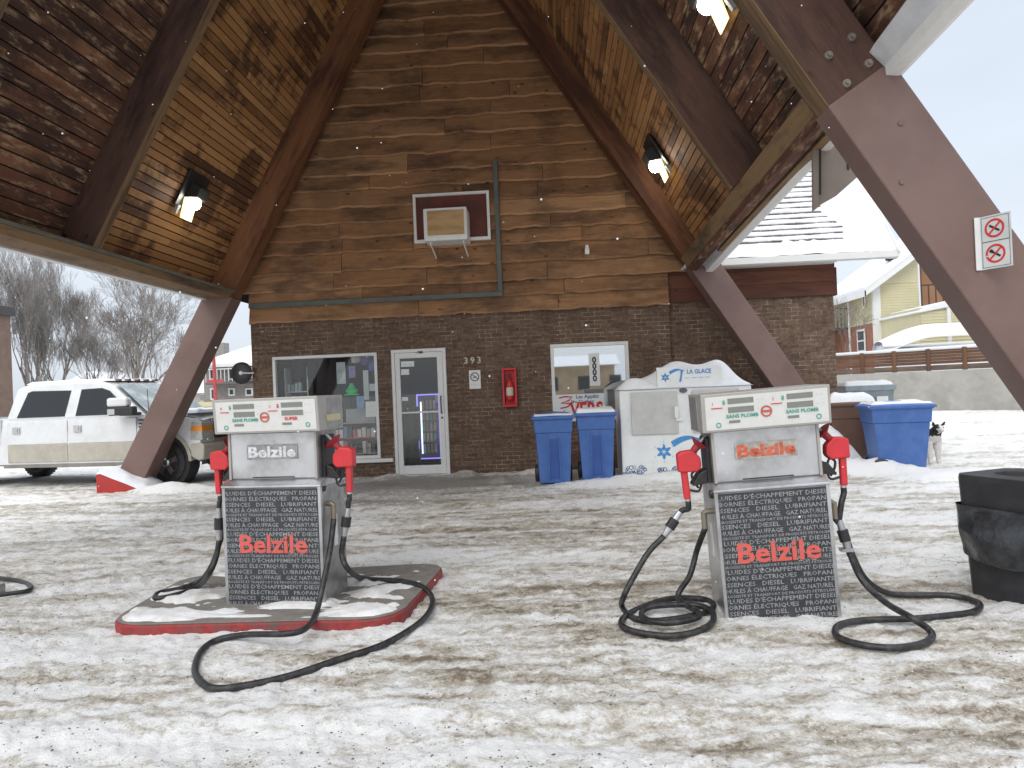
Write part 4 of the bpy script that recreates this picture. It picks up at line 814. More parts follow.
def pump(loc, rz, ry, label, left_face, variant):
    T = thing('fuel_pump', label, 'fuel pump', loc, rz, ry, group='fuel pumps')
    W, D = (.755 if variant == 0 else .72), .40; y0 = -D/2
    mb = MB(); mb.box(-W/2+.01, W/2-.01, y0+.012, D/2, .02, .85); mb.box(-W/2+.03, W/2-.03, y0+.03, D/2-.02, -.05, .02); mb.build('cabinet', DSTEEL if variant == 0 else STEEL, T, bevel=.006)
    mb = MB(); mb.box(-W/2, -W/2+.025, y0, y0+.03, .0, .85); mb.box(W/2-.025, W/2, y0, y0+.03, .0, .85); mb.box(-W/2+.025, W/2-.025, y0+.001, y0+.03, .0, .015); mb.build('corner_trim', STEEL, T, bevel=.004)
    mb = MB(); mb.box(-W/2+.025, W/2-.025, y0-.001, y0+.012, .015, .84); pn = mb.build('front_panel', GRAPH, T)
    hw = W/2-.027; mb = MB(); big = 0; tot = sum(.042 if s < 4 else .026 for s in SEQ); z = .832; sc = (.832-.02)/tot
    for s in SEQ:
        h = (.042 if s < 4 else .026)*sc; z -= h; sx0 = hw*2*random.choice([1.03, 1.06, 1.0])
        text(mb, SANS[s], random.uniform(-.01, .01), z+h*.2, h*.98, y0-.0025, .0002, sx0, clip=(-hw, hw), res=1)
    mb.build('panel_lettering', LGREY, pn)
    mb = MB(); text(mb, 'Belzile', .01, .4, .175, y0-.006, .0042, .515, shear=0.0); lg = mb.build('red_logo', LOGOR, pn)
    mb = MB(); text(mb, '– – –', .18, .385, .02, y0-.0062, .0003, .11); mb.build('small_white_line', PAPER, pn)
    # sloping shelf
    mb = MB(); mb.prism([(y0-.006, .85), (y0-.006, .865), (y0+.06, .905), (D/2, .905), (D/2, .85)], 'x', -W/2-.004, W/2+.004); mb.build('shelf', STEEL, T, bevel=.005)
    # mid cabinet
    mb = MB(); mb.box(-.338, .338, y0+.065, D/2-.03, .9, 1.24); mb.build('upper_cabinet', DSTEEL, T, bevel=.004)
    mb = MB(); mb.prism([(y0+.052, .912), (y0+.066, .912), (y0+.066, 1.23), (y0+.046, 1.23)], 'x', -.322, .322); scr = mb.build('steel_screen', STEEL, T, bevel=.002)
    for sx in (-1, 1): mb = MB(); mb.box(*sorted((sx*.322, sx*.339)), y0+.04, y0+.066, .905, 1.235); mb.build('screen_trim', HEADM, T)
    mb = MB(); mb.box(-.16, .16, y0+.047, y0+.053, .915, .922); mb.build('slot', INKK, T)
    mb = MB(); mb.box(-.195, .195, y0+.042, y0+.047, 1.045, 1.15); pl = mb.build('name_plate', mat('worn_plate%d' % variant, (.36, .33, .29) if variant else (.25, .26, .26), .5, var=.3, vs=30), scr)
    mb = MB(); text(mb, 'Belzile', 0, 1.062, .105, y0+.040, .0035, .365); mb.build('plate_lettering', mat('worn_orange', (.55, .11, .06), .6, var=.4, vs=40) if variant else mat('worn_silver', (.6, .6, .62), .4, var=.3, vs=40), pl)
    if variant:
        pass
    # head
    HW = .4; hy = y0-.035
    mb = MB(); mb.prism([(hy+.012, 1.235), (hy-.008, 1.48), (D/2-.04, 1.48), (D/2-.04, 1.235)], 'x', -HW, HW); mb.build('head', HEADM, T, bevel=.006)
    def hp(p): k = (p[2]-1.235)/.245; return (p[0], hy+.012-.02*k+p[1], p[2])
    def hrect(x0, x1, z0, z1, e, M, nm, par=None):
        m_ = MB(); m_.quad(hp((x0, -e, z0)), hp((x1, -e, z0)), hp((x1, -e, z1)), hp((x0, -e, z1))); m_.quad(hp((x0, 0, z1)), hp((x1, 0, z1)), hp((x1, -e, z1)), hp((x0, -e, z1))); m_.quad(hp((x0, 0, z0)), hp((x1, 0, z0)), hp((x1, -e, z0)), hp((x0, -e, z0)))
        m_.quad(hp((x0, 0, z0)), hp((x0, -e, z0)), hp((x0, -e, z1)), hp((x0, 0, z1))); m_.quad(hp((x1, 0, z0)), hp((x1, -e, z0)), hp((x1, -e, z1)), hp((x1, 0, z1)))
        return m_.build(nm, M, par or T)
    face = hrect(-HW+.025, HW-.018, 1.25, 1.46, .003, CREAM, 'head_face')
    for x0 in (-.235, .13):
        for (z0, z1) in ((1.408, 1.442), (1.352, 1.388)): hrect(x0, x0+.16, z0, z1, .006, LCD, 'display', face)
        hrect(x0, x0+.07, 1.287, 1.304, .006, LCD, 'display', face)
    mb = MB(); e = -.0075
    names = (('SANS PLOMB', 'SUPER') if variant == 0 else ('SANS PLOMB', 'SANS PLOMB'))
    text(mb, names[0], -.15, 1.32, .03, e, .001, .2, plane=hp); text(mb, '$', -.26, 1.41, .034, e, .001, plane=hp)
    if variant: text(mb, names[1], .22, 1.32, .03, e, .001, .2, plane=hp); text(mb, '$', .105, 1.41, .034, e, .001, plane=hp)
    for (x, z) in ((-.3, 1.28), (.32, 1.285)): disc(mb, x, z, .017, e, 12, .011, plane=hp)
    mb.build('green_lettering', GREENINK, face)
    mb = MB()
    if not variant: text(mb, names[1], .2, 1.32, .03, e, .001, .1, plane=hp); text(mb, '$', .105, 1.41, .034, e, .001, plane=hp)
    for x0 in (-.34, .03):
        P = [(x0, e, 1.384), (x0+.07, e, 1.384), (x0+.07, e, 1.39), (x0, e, 1.39)]; mb.quad(*[hp(p) for p in P])
    text(mb, '1' if variant else '4', -.33, 1.405, .03, e, 0, plane=hp); text(mb, '2', .045, 1.41, .026, e, 0, plane=hp)
    mb.build('red_lettering', INKR, face)
    mb = MB(); disc(mb, .0, 1.345, .036, e, 24, .026, plane=hp); P = [(-.028, e-.0004, 1.338), (.028, e-.0004, 1.338), (.028, e-.0004, 1.352), (-.028, e-.0004, 1.352)]; mb.quad(*[hp(p) for p in P]); mb.build('round_emblem', mat('emblem_red', (.5, .1, .07), .5), face)
    mb = MB()
    for x0 in (-.235, .13):
        text(mb, '– –', x0+.2, 1.42, .012, e, 0, .045, plane=hp); text(mb, '– –', x0+.2, 1.365, .012, e, 0, .045, plane=hp); text(mb, '–', x0-.01, 1.29, .012, e, 0, plane=hp)
    mb.build('small_lettering', INKK, face)
    # side plate on the head
    for sx in (-1, 1): mb = MB(); mb.box(*sorted((sx*HW, sx*(HW+.004))), -.1, .12, 1.25, 1.46); mb.build('side_plate', DSTEEL, T)
    mb = MB(); mb.box(HW+.004, HW+.007, -.12, .1, 1.3, 1.345); mb.build('tan_sticker', mat('tan_sticker', (.55, .48, .3), .6), T)
    # nozzle boots
    for sx in (-1, 1):
        mb = MB(); mb.box(*sorted((sx*.339, sx*.365)), -.09, .08, .9, 1.2); mb.prism([(sx*.36, .9), (sx*.36, .99), (sx*.41, .97), (sx*.46, .9), (sx*.46, .885)], 'y', -.07, .05); mb.build('nozzle_boot', BLACKP, T, bevel=.006)
        mb = MB(); mb.cyl((sx*.35, -.13, .835), (sx*.375, -.13, .835), .03, .026, 12); mb.build('lock_knob', BLACKP, T)
        mb = MB(); mb.tube([(sx*.345, -.09, .72), (sx*.40, -.09, .72), (sx*.415, -.09, .71), (sx*.415, -.09, .66)], .019, 10); mb.cyl((sx*.415, -.09, .66), (sx*.415, -.09, .61), .018, .018, 12); mb.build('hose_fitting', mat('brass_steel', (.3, .26, .2), .45, metal=.7, dirt=(.1, .08, .06), damt=.6), T)
    mb = MB(); mb.box((1 if variant == 0 else -1)*(W/2-.012), (1 if variant == 0 else -1)*(W/2-.007), .0, .06, .4, .62); mb.build('side_sticker', PAPER, T)
    return T
def hose(T, pts, name='hose', r=.0195):
    mb = MB(); mb.tube(smoothp(pts, 7), r, 10); return mb.build(name, RUBBER, T, world=True, smooth=True)
# local -> world for pump fixtures
def LW(T, p): return WM[T.name] @ Vector(p)
RH = .02
def G(px, py, z=RH):
    p = gz(px, py, z+.005); p.z = max(z, GH(p.x, p.y)+z*.8); return p
def air(px, py, Y): return at(px, py, Y)
P2 = pump((1.395, 4.77, -.045), R(0), -.045, 'fuel pump on the right with orange worn nameplate, standing straight in the snow', None, 1)
P1 = pump((-1.965, 5.06, .035), R(-8), 0, 'fuel pump on the left with silver worn nameplate, standing on the red-edged island', None, 0)
# right pump hoses
nl = nozzle(P2, -1, -.475, 1.05, -.05); nr = nozzle(P2, 1, .475, 1.06, -.05)
a = LW(P2, nl); YL = a.y
st, bk = MB(), MB()
b0_ = air(680, 512, YL-.01); b1_ = air(664, 536, YL-.03)
mb = MB(); mb.tube(smoothp([a, a+Vector((0, 0, -.05)), (a+b0_)/2+Vector((.0, 0, -.02)), b0_], 6), .019, 10); mb.build('hose_whip', RUBBER, P2, world=True, smooth=True)
breakaway(P2, b0_, b1_)
fl = LW(P2, (-.415, -.09, .61))
hose(P2, [b1_, air(648, 553, YL-.06), air(633, 578, YL-.1), air(624, 596, YL-.14), G(622, 606), G(632, 617), G(655, 620), G(685, 617), G(708, 611), G(713, 603), G(700, 598), G(670, 600), G(642, 607), G(625, 616), G(622, 625, .03), G(640, 632), G(672, 635), G(700, 630), G(713, 620, .03), G(710, 609, .05), G(690, 604, .06), G(655, 606, .06), G(642, 611, .05), G(647, 619, .05), G(672, 622, .05), G(700, 614, .05), air(678, 598, 4.75), air(690, 575, 4.78), air(697, 550, 4.8), fl])
a = LW(P2, nr); YR = a.y; b0_ = air(839, 520, YR-.02); b1_ = air(849, 552, YR-.05)
mb = MB(); mb.tube(smoothp([a, a+Vector((0, 0, -.04)), (a+b0_)/2, b0_], 6), .019, 10); mb.build('hose_whip', RUBBER, P2, world=True, smooth=True)
breakaway(P2, b0_, b1_)
fr_ = LW(P2, (.415, -.09, .61))
hose(P2, [b1_, air(862, 580, 4.62), air(885, 602, 4.45), G(910, 616, .1), G(928, 628, .04), G(932, 636), G(921, 643), G(894, 647), G(862, 644), G(838, 636), G(836, 627), G(846, 622), G(870, 619), G(909, 618, .03), G(945, 615), G(973, 611), G(980, 604), G(968, 598), G(945, 595), G(900, 594), air(880, 590, 4.9), air(864, 577, 4.85), air(853, 556, 4.82), air(843, 530, 4.8), fr_])
c_ = air(846, 548, YR-.05); mb = MB(); mb.box(c_.x-.035, c_.x+.035, c_.y-.03, c_.y+.03, c_.z-.02, c_.z+.0); mb.build('hose_clamp', STEEL, P2, world=True)
# left pump hoses
nl = nozzle(P1, -1, -.46, 1.04, -.06); nr = nozzle(P1, 1, .50, 1.04, -.06); st, bk = MB(), MB()
a = LW(P1, nr); YR = a.y; b0_ = air(348, 508, YR-.01); b1_ = air(344, 536, YR-.02)
mb = MB(); mb.tube(smoothp([a, a+Vector((0, 0, -.04)), (a+b0_)/2, b0_], 6), .018, 10); mb.build('hose_whip', RUBBER, P1, world=True, smooth=True)
breakaway(P1, b0_, b1_); fr_ = LW(P1, (.415, -.09, .61))
hose(P1, [b1_, air(342, 555, YR-.03), air(349, 570, YR-.05), G(364, 578, .09), G(395, 580, .09), G(418, 584, .085), G(430, 593, .05), G(432, 605, .03), G(420, 623), G(385, 643), G(340, 660), G(290, 675), G(250, 684), G(218, 689), G(203, 684), G(195, 670), G(200, 652), G(215, 640, .02), G(245, 634, .05), G(285, 633, .09), G(305, 628, .09), air(316, 613, 4.6), air(324, 580, 4.75), air(330, 550, 4.85), fr_])
a = LW(P1, nl); YL = a.y; b0_ = air(219, 508, YL-.01); b1_ = air(219, 540, YL-.02)
mb = MB(); mb.tube(smoothp([a, a+Vector((0, 0, -.04)), (a+b0_)/2, b0_], 6), .018, 10); mb.build('hose_whip', RUBBER, P1, world=True, smooth=True)
breakaway(P1, b0_, b1_); fl = LW(P1, (-.415, -.09, .61))
hose(P1, [b1_, air(216, 558, YL-.03), air(209, 574, YL-.05), G(198, 586, .09), G(180, 593, .09), G(163, 597, .09), G(155, 597, .09), G(160, 592, .09), G(180, 588, .09), G(200, 580, .12), air(212, 565, YL+.1), air(219, 545, YL+.1), fl])
# hose of a pump outside the frame
mb = MB(); mb.tube(smoothp([G(-40, 572), G(-5, 577), G(18, 580), G(30, 585), G(28, 590), G(10, 593), G(-5, 595), G(-40, 600)], 7), .019, 10)
simple('fuel_hose', mb, RUBBER, 'loop of black hose lying on the snow at the left edge of the photo', 'hose', smooth=True)
mb = MB(); p = G(1, 589); mb.box(p.x-.12, p.x+.02, p.y-.05, p.y+.03, 0, .07); simple('hose_clamp_block', mb, DSTEEL, 'small dark metal block inside the hose loop at the left edge', 'block', bevel=.01)

# ------------------------------------------------------------------ pump island
IS = thing('pump_island', 'low concrete island with chipped red edge and icy snow under the left pump', 'island', (-2.1, 5.1, 0))
def rrect(cx, cy, w_, d_, r, n=8):
    P = []
    for (sx, sy, a0) in ((1, -1, -PI/2), (1, 1, 0), (-1, 1, PI/2), (-1, -1, PI)):
        for k in range(n+1): a = a0+PI/2*k/n; P.append((cx+sx*(w_/2-r)+r*math.cos(a), cy+sy*(d_/2-r)+r*math.sin(a)))
    return P
i0 = gz(112, 628, .07); i1 = gz(400, 630, .07); i2 = gz(428, 577, .07); i3 = gz(155, 592, .07)
cor = [i0, i1, i2, i3]; print('ISLAND', cor)
def island_outline(grow=0):
    A = [Vector((-3.02, 4.50)), Vector((-1.05, 4.50)), Vector((-.93, 5.95)), Vector((-3.1, 5.75))]; P = []
    for i in range(4):
        p = A[i]; a = (A[i-1]-p).normalized(); b = (A[(i+1) % 4]-p).normalized(); r = .28
        for k in range(7):
            t = k/6; q0 = p+a*r; q1 = p+b*r; P.append(q0*(1-t)**2+p*2*t*(1-t)+q1*t*t)
    c = Vector((-2.05, 5.2)); return [c+(p-c)*(1+grow) for p in P]
o_ = island_outline(); mb = MB(); mb.prism([(p.x, p.y) for p in o_], 'z', -.05, .062); mb.build('edge', mat('chipped_red_paint', (.3, .035, .035), .7, var=.25, vs=20, dirt=(.12, .08, .07), dscale=9, damt=.95, bump=.4, bs=40), IS, world=True, bevel=.012)
o2 = island_outline(-.012); mb = MB(); mb.prism([(p.x, p.y) for p in o2], 'z', .0622, .071); mb.build('slab', mat('grey_concrete', (.2, .185, .165), .8, var=.2, vs=12, bump=.4, bs=50), IS, world=True, bevel=.004)
mb = MB(); c = Vector((-2.05, 5.2)); no_ = len(o_)
def fn(u, v):
    k = u*no_; i = int(k) % no_; f = k-int(k); o = o_[i].lerp(o_[(i+1) % no_], f); p = c+(o-c)*v*.985; x, y = p
    n = fbm(np.array([x*2.2]), np.array([y*4.5]), 6, 77, .6)[0]; h = (n-.5)*.2+.022*math.exp(-((x+2.1)/.8)**2-((y-4.85)/.3)**2)-.008
    return (x, y, .071+max(-.02, min(h, .028))-(.04*max(0, v-.93)/.07))
mb.ct = .5
mb.grid(fn, 260, 70); mb.build('snow_cover', DSNOW, IS, world=True, smooth=True)

# ------------------------------------------------------------------ wheeled bins
def bin_parts(T, w_, d_, h_, M, seed=0, recess=True, snow=.0, axle=True, snowside=1):
    mb = MB(); mb.frustum((0, 0), .03, w_*.78, d_*.74, h_*.72, w_*.92, d_*.92, 0); mb.frustum((0, 0), h_*.72, w_*.96, d_*.96, h_*.94, w_, d_)
    mb.frustum((0, 0), h_*.9, w_*1.05, d_*1.04, h_*.945, w_*1.06, d_*1.05); mb.build('body', M, T, bevel=.012)
    if recess:
        yf = -d_/2; mb = MB()
        for sx in (-1, 1): mb.hexa([(sx*.09-.012, -d_*.37-.03, .08), (sx*.09+.012, -d_*.37-.03, .08), (sx*.09+.012, -d_*.37+.05, .08), (sx*.09-.012, -d_*.37+.05, .08), (sx*.075-.012, -d_*.455-.012, h_*.64), (sx*.075+.012, -d_*.455-.012, h_*.64), (sx*.075+.012, -d_*.455+.05, h_*.64), (sx*.075-.012, -d_*.455+.05, h_*.64)])
        mb.box(-.09, .09, -d_*.46-.012, -d_*.44, h_*.64, h_*.66); mb.build('front_ribs', M, T, bevel=.006)
        mb = MB(); mb.quad((-.07, -d_*.38-.012, .1), (.07, -d_*.38-.012, .1), (.063, -d_*.452-.002, h_*.62), (-.063, -d_*.452-.002, h_*.62)); mb.build('grip_channel', mat('deep_blue_plastic', (.03, .08, .3), .5), T)
    mb = MB()
    def lid(u, v):
        x = (u-.5)*w_*1.1; y = (v-.5)*d_*1.1; e = min(u, 1-u, v, 1-v); return (x, y, h_*.945+.035*min(1, e/.08)+.035*math.sin(PI*v)*math.sin(PI*u)*(1 if M is not None else 1))
    mb.grid(lid, 20, 20); mb.box(-w_*.55, w_*.55, -d_*.55, d_*.55, h_*.915, h_*.947); mb.build('lid', M, T, smooth=False)
    if axle:
        for sx in (-1, 1):
            mb = MB(); mb.lathe([(.05, -.03), (.12, -.032), (.14, -.02), (.14, .02), (.12, .032), (.05, .03)], (sx*w_*.44, d_*.36, .14), 'x', 20); mb.build('wheel', BLACKP, T)
    if snow:
        mb = MB(); x0, x1 = (-w_*.5, w_*.52) if snowside == 0 else ((-w_*.2, w_*.6) if snowside > 0 else (-w_*.55, w_*.2)); mb.cap(x0, x1, -d_*.52, d_*.5, h_*.975, snow, seed, 26, 22, bot=-.02, wob=.5); mb.build('snow_cover', SNOW, T, smooth=True)
T = thing('recycling_bin', 'blue wheeled bin nearest the door, lid nearly clear of snow', 'bin', (-.02, 11.25, .0), R(3), group='blue wheeled bins'); bin_parts(T, .6, .66, 1.12, BLUE, 1, snow=.03, snowside=0)
T = thing('recycling_bin', 'blue wheeled bin beside the ice box with a snow ridge on its lid', 'bin', (.66, 11.35, .02), R(-1), group='blue wheeled bins'); bin_parts(T, .6, .66, 1.12, BLUE, 5, snow=.055, snowside=0)
T = thing('recycling_bin', 'large blue wheeled bin turned sideways beside the dog, seen past the right pump', 'bin', (5.2, 11.15, -.04), R(82), group='blue wheeled bins'); bin_parts(T, .68, .84, 1.12, BLUE, 9, recess=False, snow=.045, snowside=0)
BRN = mat('brown_plastic', (.12, .065, .045), .55, var=.1)
T = thing('compost_bin', 'brown wheeled bin heaped with snow, squeezed between wall and big blue bin', 'bin', (4.9, 12.15, .0), R(82)); bin_parts(T, .6, .7, 1.1, BRN, 13, recess=False, snow=.14, snowside=0)
# grey container beyond
q = at(862, 404, 17); T = thing('grey_container', 'grey plastic container with white sticker and snow on top, beyond the blue bin', 'container', (q.x+.05, 17, .0), R(-6))
mb = MB(); mb.frustum((0, 0), .0, .85, .8, 1.18, 1.02, .95); mb.build('body', mat('grey_bin_plastic', (.2, .24, .27), .55), T, bevel=.02)
mb = MB(); mb.frustum((0, 0), 1.13, 1.08, 1.0, 1.26, 1.12, 1.05); mb.build('lid', mat('blue_grey_lid', (.26, .31, .35), .5), T, bevel=.02)
mb = MB(); mb.cap(-.56, .5, -.5, .5, 1.26, .1, 4); mb.build('snow_cover', SNOW, T, smooth=True)
mb = MB(); mb.box(.12, .36, -.5, -.47, .85, 1.0); mb.build('sticker', PAPER, T)

# ------------------------------------------------------------------ ice merchandiser
IX0, IX1, IYf, IZ = 1.06, 3.12, 11.32, 1.42
ice = thing('ice_freezer', 'white outdoor ice freezer with two steel doors, blue logo sign and heaped snow on top', 'freezer', ((IX0+IX1)/2, IYf, 0))
IW = mat('freezer_white', (.74, .76, .76), .4, var=.03, dirt=(.5, .5, .48), dscale=5, damt=.25)
mb = MB(); mb.box(IX0, IX1, IYf, IYf+.85, .02, IZ); mb.build('body', IW, ice, world=True, bevel=.02)
for (x0, x1, hs) in ((IX0+.17, IX0+.9, 1), (IX0+1.13, IX0+1.86, -1)):
    mb = MB(); mb.box(x0, x1, IYf-.035, IYf-.004, .70, 1.37); d_ = mb.build('door', mat('freezer_steel', (.5, .5, .48), .5, metal=.4, var=.1, vs=5, dirt=(.6, .6, .6), dscale=9, damt=.5), ice, world=True, bevel=.01)
    hx = x1-.03 if hs > 0 else x0+.03
    mb = MB(); mb.box(hx-.03, hx+.03, IYf-.08, IYf-.036, .95, 1.13); mb.box(hx-.012*1, hx+.1*hs if hs > 0 else hx+.012, IYf-.06, IYf-.036, .9, .95); mb.build('latch', WMETAL, d_, world=True, bevel=.006)
mb = MB(); disc(mb, (IX0+IX1)/2-.02, 1.375, .04, IYf-.022, 18); mb.v = [(p[0]+(p[0]-(IX0+IX1)/2)*.6, p[1]-.004+.0, p[2]) for p in mb.v]; mb.build('badge', mat('badge_grey', (.1, .1, .11), .5), ice, world=True)
ICEB = mat('ice_blue_ink', (.06, .25, .55), .5, var=.15, vs=20); ICED = mat('ice_navy_ink', (.07, .13, .3), .5, var=.3, vs=20)
def snowflake(mb, x, z, r, y):
    for k in range(6):
        a = k*PI/3+PI/6; d = Vector((math.cos(a), math.sin(a))); n = Vector((-d.y, d.x))
        for (s0_, s1_, wdt) in ((.1, .62, .26),): 
            P = [d*r*s0_, d*r*.4+n*r*.24, d*r*.8+n*r*.14, d*r*.98, d*r*.8-n*r*.14, d*r*.4-n*r*.24]; mb.quad(*[(x+p.x, y, z+p.y) for p in P])
        c = d*r*1.2; disc(mb, x+c.x, z+c.y, r*.06, y, 6)
def swoosh(mb, x, z, s, y):
    P = []; Q = []
    for k in range(13):
        t = k/12; P.append((x-.5*s+1.0*s*t, y, z+.28*s*math.sin(PI*(t*.75+.12)))); Q.append((x-.4*s+.88*s*t, y, z-.17*s*(1-t)+.28*s*math.sin(PI*(t*.7+.12))-.05*s*math.sin(PI*t)))
    a = mb.vs(P); b = mb.vs(Q)
    for k in range(12): mb.face([a+k, a+k+1, b+k+1, b+k])
    P = []; Q = []
    for k in range(9): t = k/8; P.append((x+.25*s-.13*s*t*t, y-.0005, z+.2*s-.75*s*t)); Q.append((x+.47*s-.2*s*math.sqrt(t), y-.0005, z+.2*s-.75*s*t))
    a = mb.vs(P); b = mb.vs(Q)
    for k in range(8): mb.face([a+k, a+k+1, b+k+1, b+k])
mb = MB(); yy = IYf-.0035; snowflake(mb, IX0+.66, .42, .13, yy); swoosh(mb, IX0+1.02, .52, .5, yy); text(mb, 'LA GLACE', IX0+1.62, .52, .13, yy, .004, .62); mb.build('blue_logo', ICEB, ice, world=True)
mb = MB()
random.seed(5)
for (cx, n, r_) in ((IX0+.2, 26, .16), (IX0+.62, 12, .1), (IX0+.88, 14, .12), (IX0+1.25, 12, .1), (IX0+1.75, 20, .13)):
    for k in range(n):
        a = random.uniform(0, PI); rr_ = r_*math.sqrt(random.random()); c = Vector((cx+rr_*math.cos(a)*1.2, .06+rr_*math.sin(a))); s1 = random.uniform(.022, .045); a0 = random.uniform(0, 1)
        P = [c+Vector((math.cos(a0+i*PI/2.5), math.sin(a0+i*PI/2.5)))*s1 for i in range(5)]; Q = [c+(p-c)*.68 for p in P]
        ai = mb.vs([(p.x, yy-.0004*k*0, p.y) for p in P]); bi = mb.vs([(p.x, yy, p.y) for p in Q])
        for i in range(5): j = (i+1) % 5; mb.face([ai+i, ai+j, bi+j, bi+i])
mb.build('ice_cube_drawing', ICED, ice, world=True)
# topper sign
mb = MB(); sx0, sx1 = IX0+.61, IX0+1.62; mb.box(sx0, sx1, IYf+.05, IYf+.12, IZ-.01, IZ+.33); sg = mb.build('sign_board', IW, ice, world=True, bevel=.008)
mb = MB(); yy = IYf+.046; snowflake(mb, sx0+.13, IZ+.17, .075, yy); swoosh(mb, sx0+.31, IZ+.23, .25, yy); text(mb, 'LA GLACE', sx0+.66, IZ+.215, .095, yy, .003, .38); text(mb, '– – – –', sx0+.63, IZ+.13, .07, yy, .001, .4, shear=.3); mb.build('logo', ICEB, sg, world=True)
# snow heap on top
mb = MB()
def fn(u, v):
    x = IX0-.02+u*(IX1-IX0+.06); y = IYf+.10+v*.8; X = x-IX0
    h = .10+.06*math.sin(X*2.2)+.26*math.exp(-((X-1.0)/.42)**2)+.3*math.exp(-((X-1.62)/.28)**2); h *= (.6+.4*math.sin(PI*min(1, v*1.2+.2))); h = h+.05*mnoise.noise(Vector((x*3, y*3, 1)))
    if X > 1.75: h = min(h, .42-(X-1.75)*1.0)
    e = min(u*14, (1-u)*14, v*7, (1-v)*7, 1); return (x, y, IZ+max(0, h)*math.sqrt(max(0, e)))
mb.grid(fn, 60, 26); 
def fn(u, v):
    x = IX0-.02+u*(IX1-IX0+.06); y = IYf-.03+v*.2; X = x-IX0; h = .06+.05*math.sin(X*4+1)*(1 if X < .6 else .2)+(.08*math.exp(-((X-.3)/.25)**2) if X < .6 else -.03); h = max(h, .012); e = min(u*14, (1-u)*14, 1); return (x, y, IZ+h*math.sqrt(max(0, e))*math.sin(PI/2*min(1, v*1.3)))
mb.grid(fn, 60, 8); mb.build('snow_cover', SNOW, ice, world=True, smooth=True)

# ------------------------------------------------------------------ black litter bin, near right
BB = thing('litter_bin', 'black square litter bin with black bag sagging out of its side, near right', 'litter bin', (3.055, 4.84, -.025), R(22))
BLK = mat('textured_black', (.022, .022, .025), .55, var=.12, bump=.25, bs=160, dirt=(.06, .06, .062), dscale=8, damt=.35)
def octp(w_, c): h = w_/2; return [(-h+c, -h), (h-c, -h), (h, -h+c), (h, h-c), (h-c, h), (-h+c, h), (-h, h-c), (-h, -h+c)]
def octloft(levels, M, name, par, bevel=.006, open_top=False):
    mb = MB(); rings = [mb.vs([(p[0], p[1], z) for p in octp(w_, c)]) for (z, w_, c) in levels]
    for A, B in zip(rings, rings[1:]):
        for k in range(8): j = (k+1) % 8; mb.face([A+k, A+j, B+j, B+k])
    mb.face([rings[0]+k for k in reversed(range(8))])
    if not open_top: mb.face([rings[-1]+k for k in range(8)])
    return mb.build(name, M, par, bevel=bevel, recalc=not open_top)
octloft([(0, .48, .05), (.6, .545, .06)], BLK, 'base', BB)
octloft([(.595, .55, .06), (.80, .57, .065), (.83, .56, .065), (.834, .30, .09), (.79, .28, .08), (.6, .26, .07)], BLK, 'hood', BB, open_top=True)
mb = MB(); random.seed(3)
def bag(u, v):
    per = u*8; k = int(per) % 8; f = per-int(per); w_ = .515+.055*(v)+.012; P = octp(w_, .06); a = Vector(P[k]); b = Vector(P[(k+1) % 8]); p = a.lerp(b, f)
    n = mnoise.noise(Vector((p.x*7, p.y*7, v*3)))+.5*mnoise.noise(Vector((p.x*18, p.y*18, v*9))); z = .30+v*.33
    z += .04*mnoise.noise(Vector((p.x*5, p.y*5, 9)))*(1-v); out = .012+.008*n
    # sagging bulge on the left side
    bl = math.exp(-((p.x+.27)/.08)**2)*math.exp(-((p.y+.05)/.2)**2); out += .09*bl*math.sin(PI*min(1, .15+v*.9)); z -= .03*bl*(1-v)
    d = p.normalized(); return (p.x+d.x*out, p.y+d.y*out, z)
mb.grid(bag, 120, 24); mb.build('bin_bag', mat('black_bag_film', (.02, .021, .024), .22, var=.1, bump=.5, bs=25, dirt=(.09, .1, .11), dscale=5, damt=.5), BB, smooth=True)

# ------------------------------------------------------------------ sign on the near leg
q = at(977, 245, 5.55); SG = thing('prohibition_sign', 'white projecting sign with two red prohibition circles on the near brown leg', 'sign', (q.x, 5.575, q.z-.19), R(0))
mb = MB(); mb.box(.0, .04, -.006, 0, 0, .4); mb.build('flange', WMETAL, SG)
ang = R(-60)
def sp(p):  # panel plane hinged at x=.04, turned toward the camera
    x, y, z = p; return (.04+x*math.cos(ang)-y*math.sin(ang), x*math.sin(ang)+y*math.cos(ang), z)
mb = MB(); PW = .22
mb.hexa([sp(p) for p in ((0, 0, 0), (PW, 0, 0), (PW, .004, 0), (0, .004, 0), (0, 0, .4), (PW, 0, .4), (PW, .004, .4), (0, .004, .4))]); mb.build('plate', mat('grey_white_sign', (.58, .6, .6), .5), SG)
a, b, c = MB(), MB(), MB(); nosmoke(a, b, c, PW*.48, .3, .07, -.003, sp, 0); nosmoke(a, b, c, PW*.48, .11, .07, -.003, sp, 1)
for (x0, x1, z0, z1) in ((.012, PW-.012, .202, .207), (.012, PW-.012, .385, .388), (.012, PW-.012, .012, .015), (.012, .015, .012, .388), (PW-.015, PW-.012, .012, .388)): c.quad(*[sp(p) for p in ((x0, -.002, z0), (x1, -.002, z0), (x1, -.002, z1), (x0, -.002, z1))])
b.build('red_circles', INKR, SG); c.build('black_marks', INKK, SG)

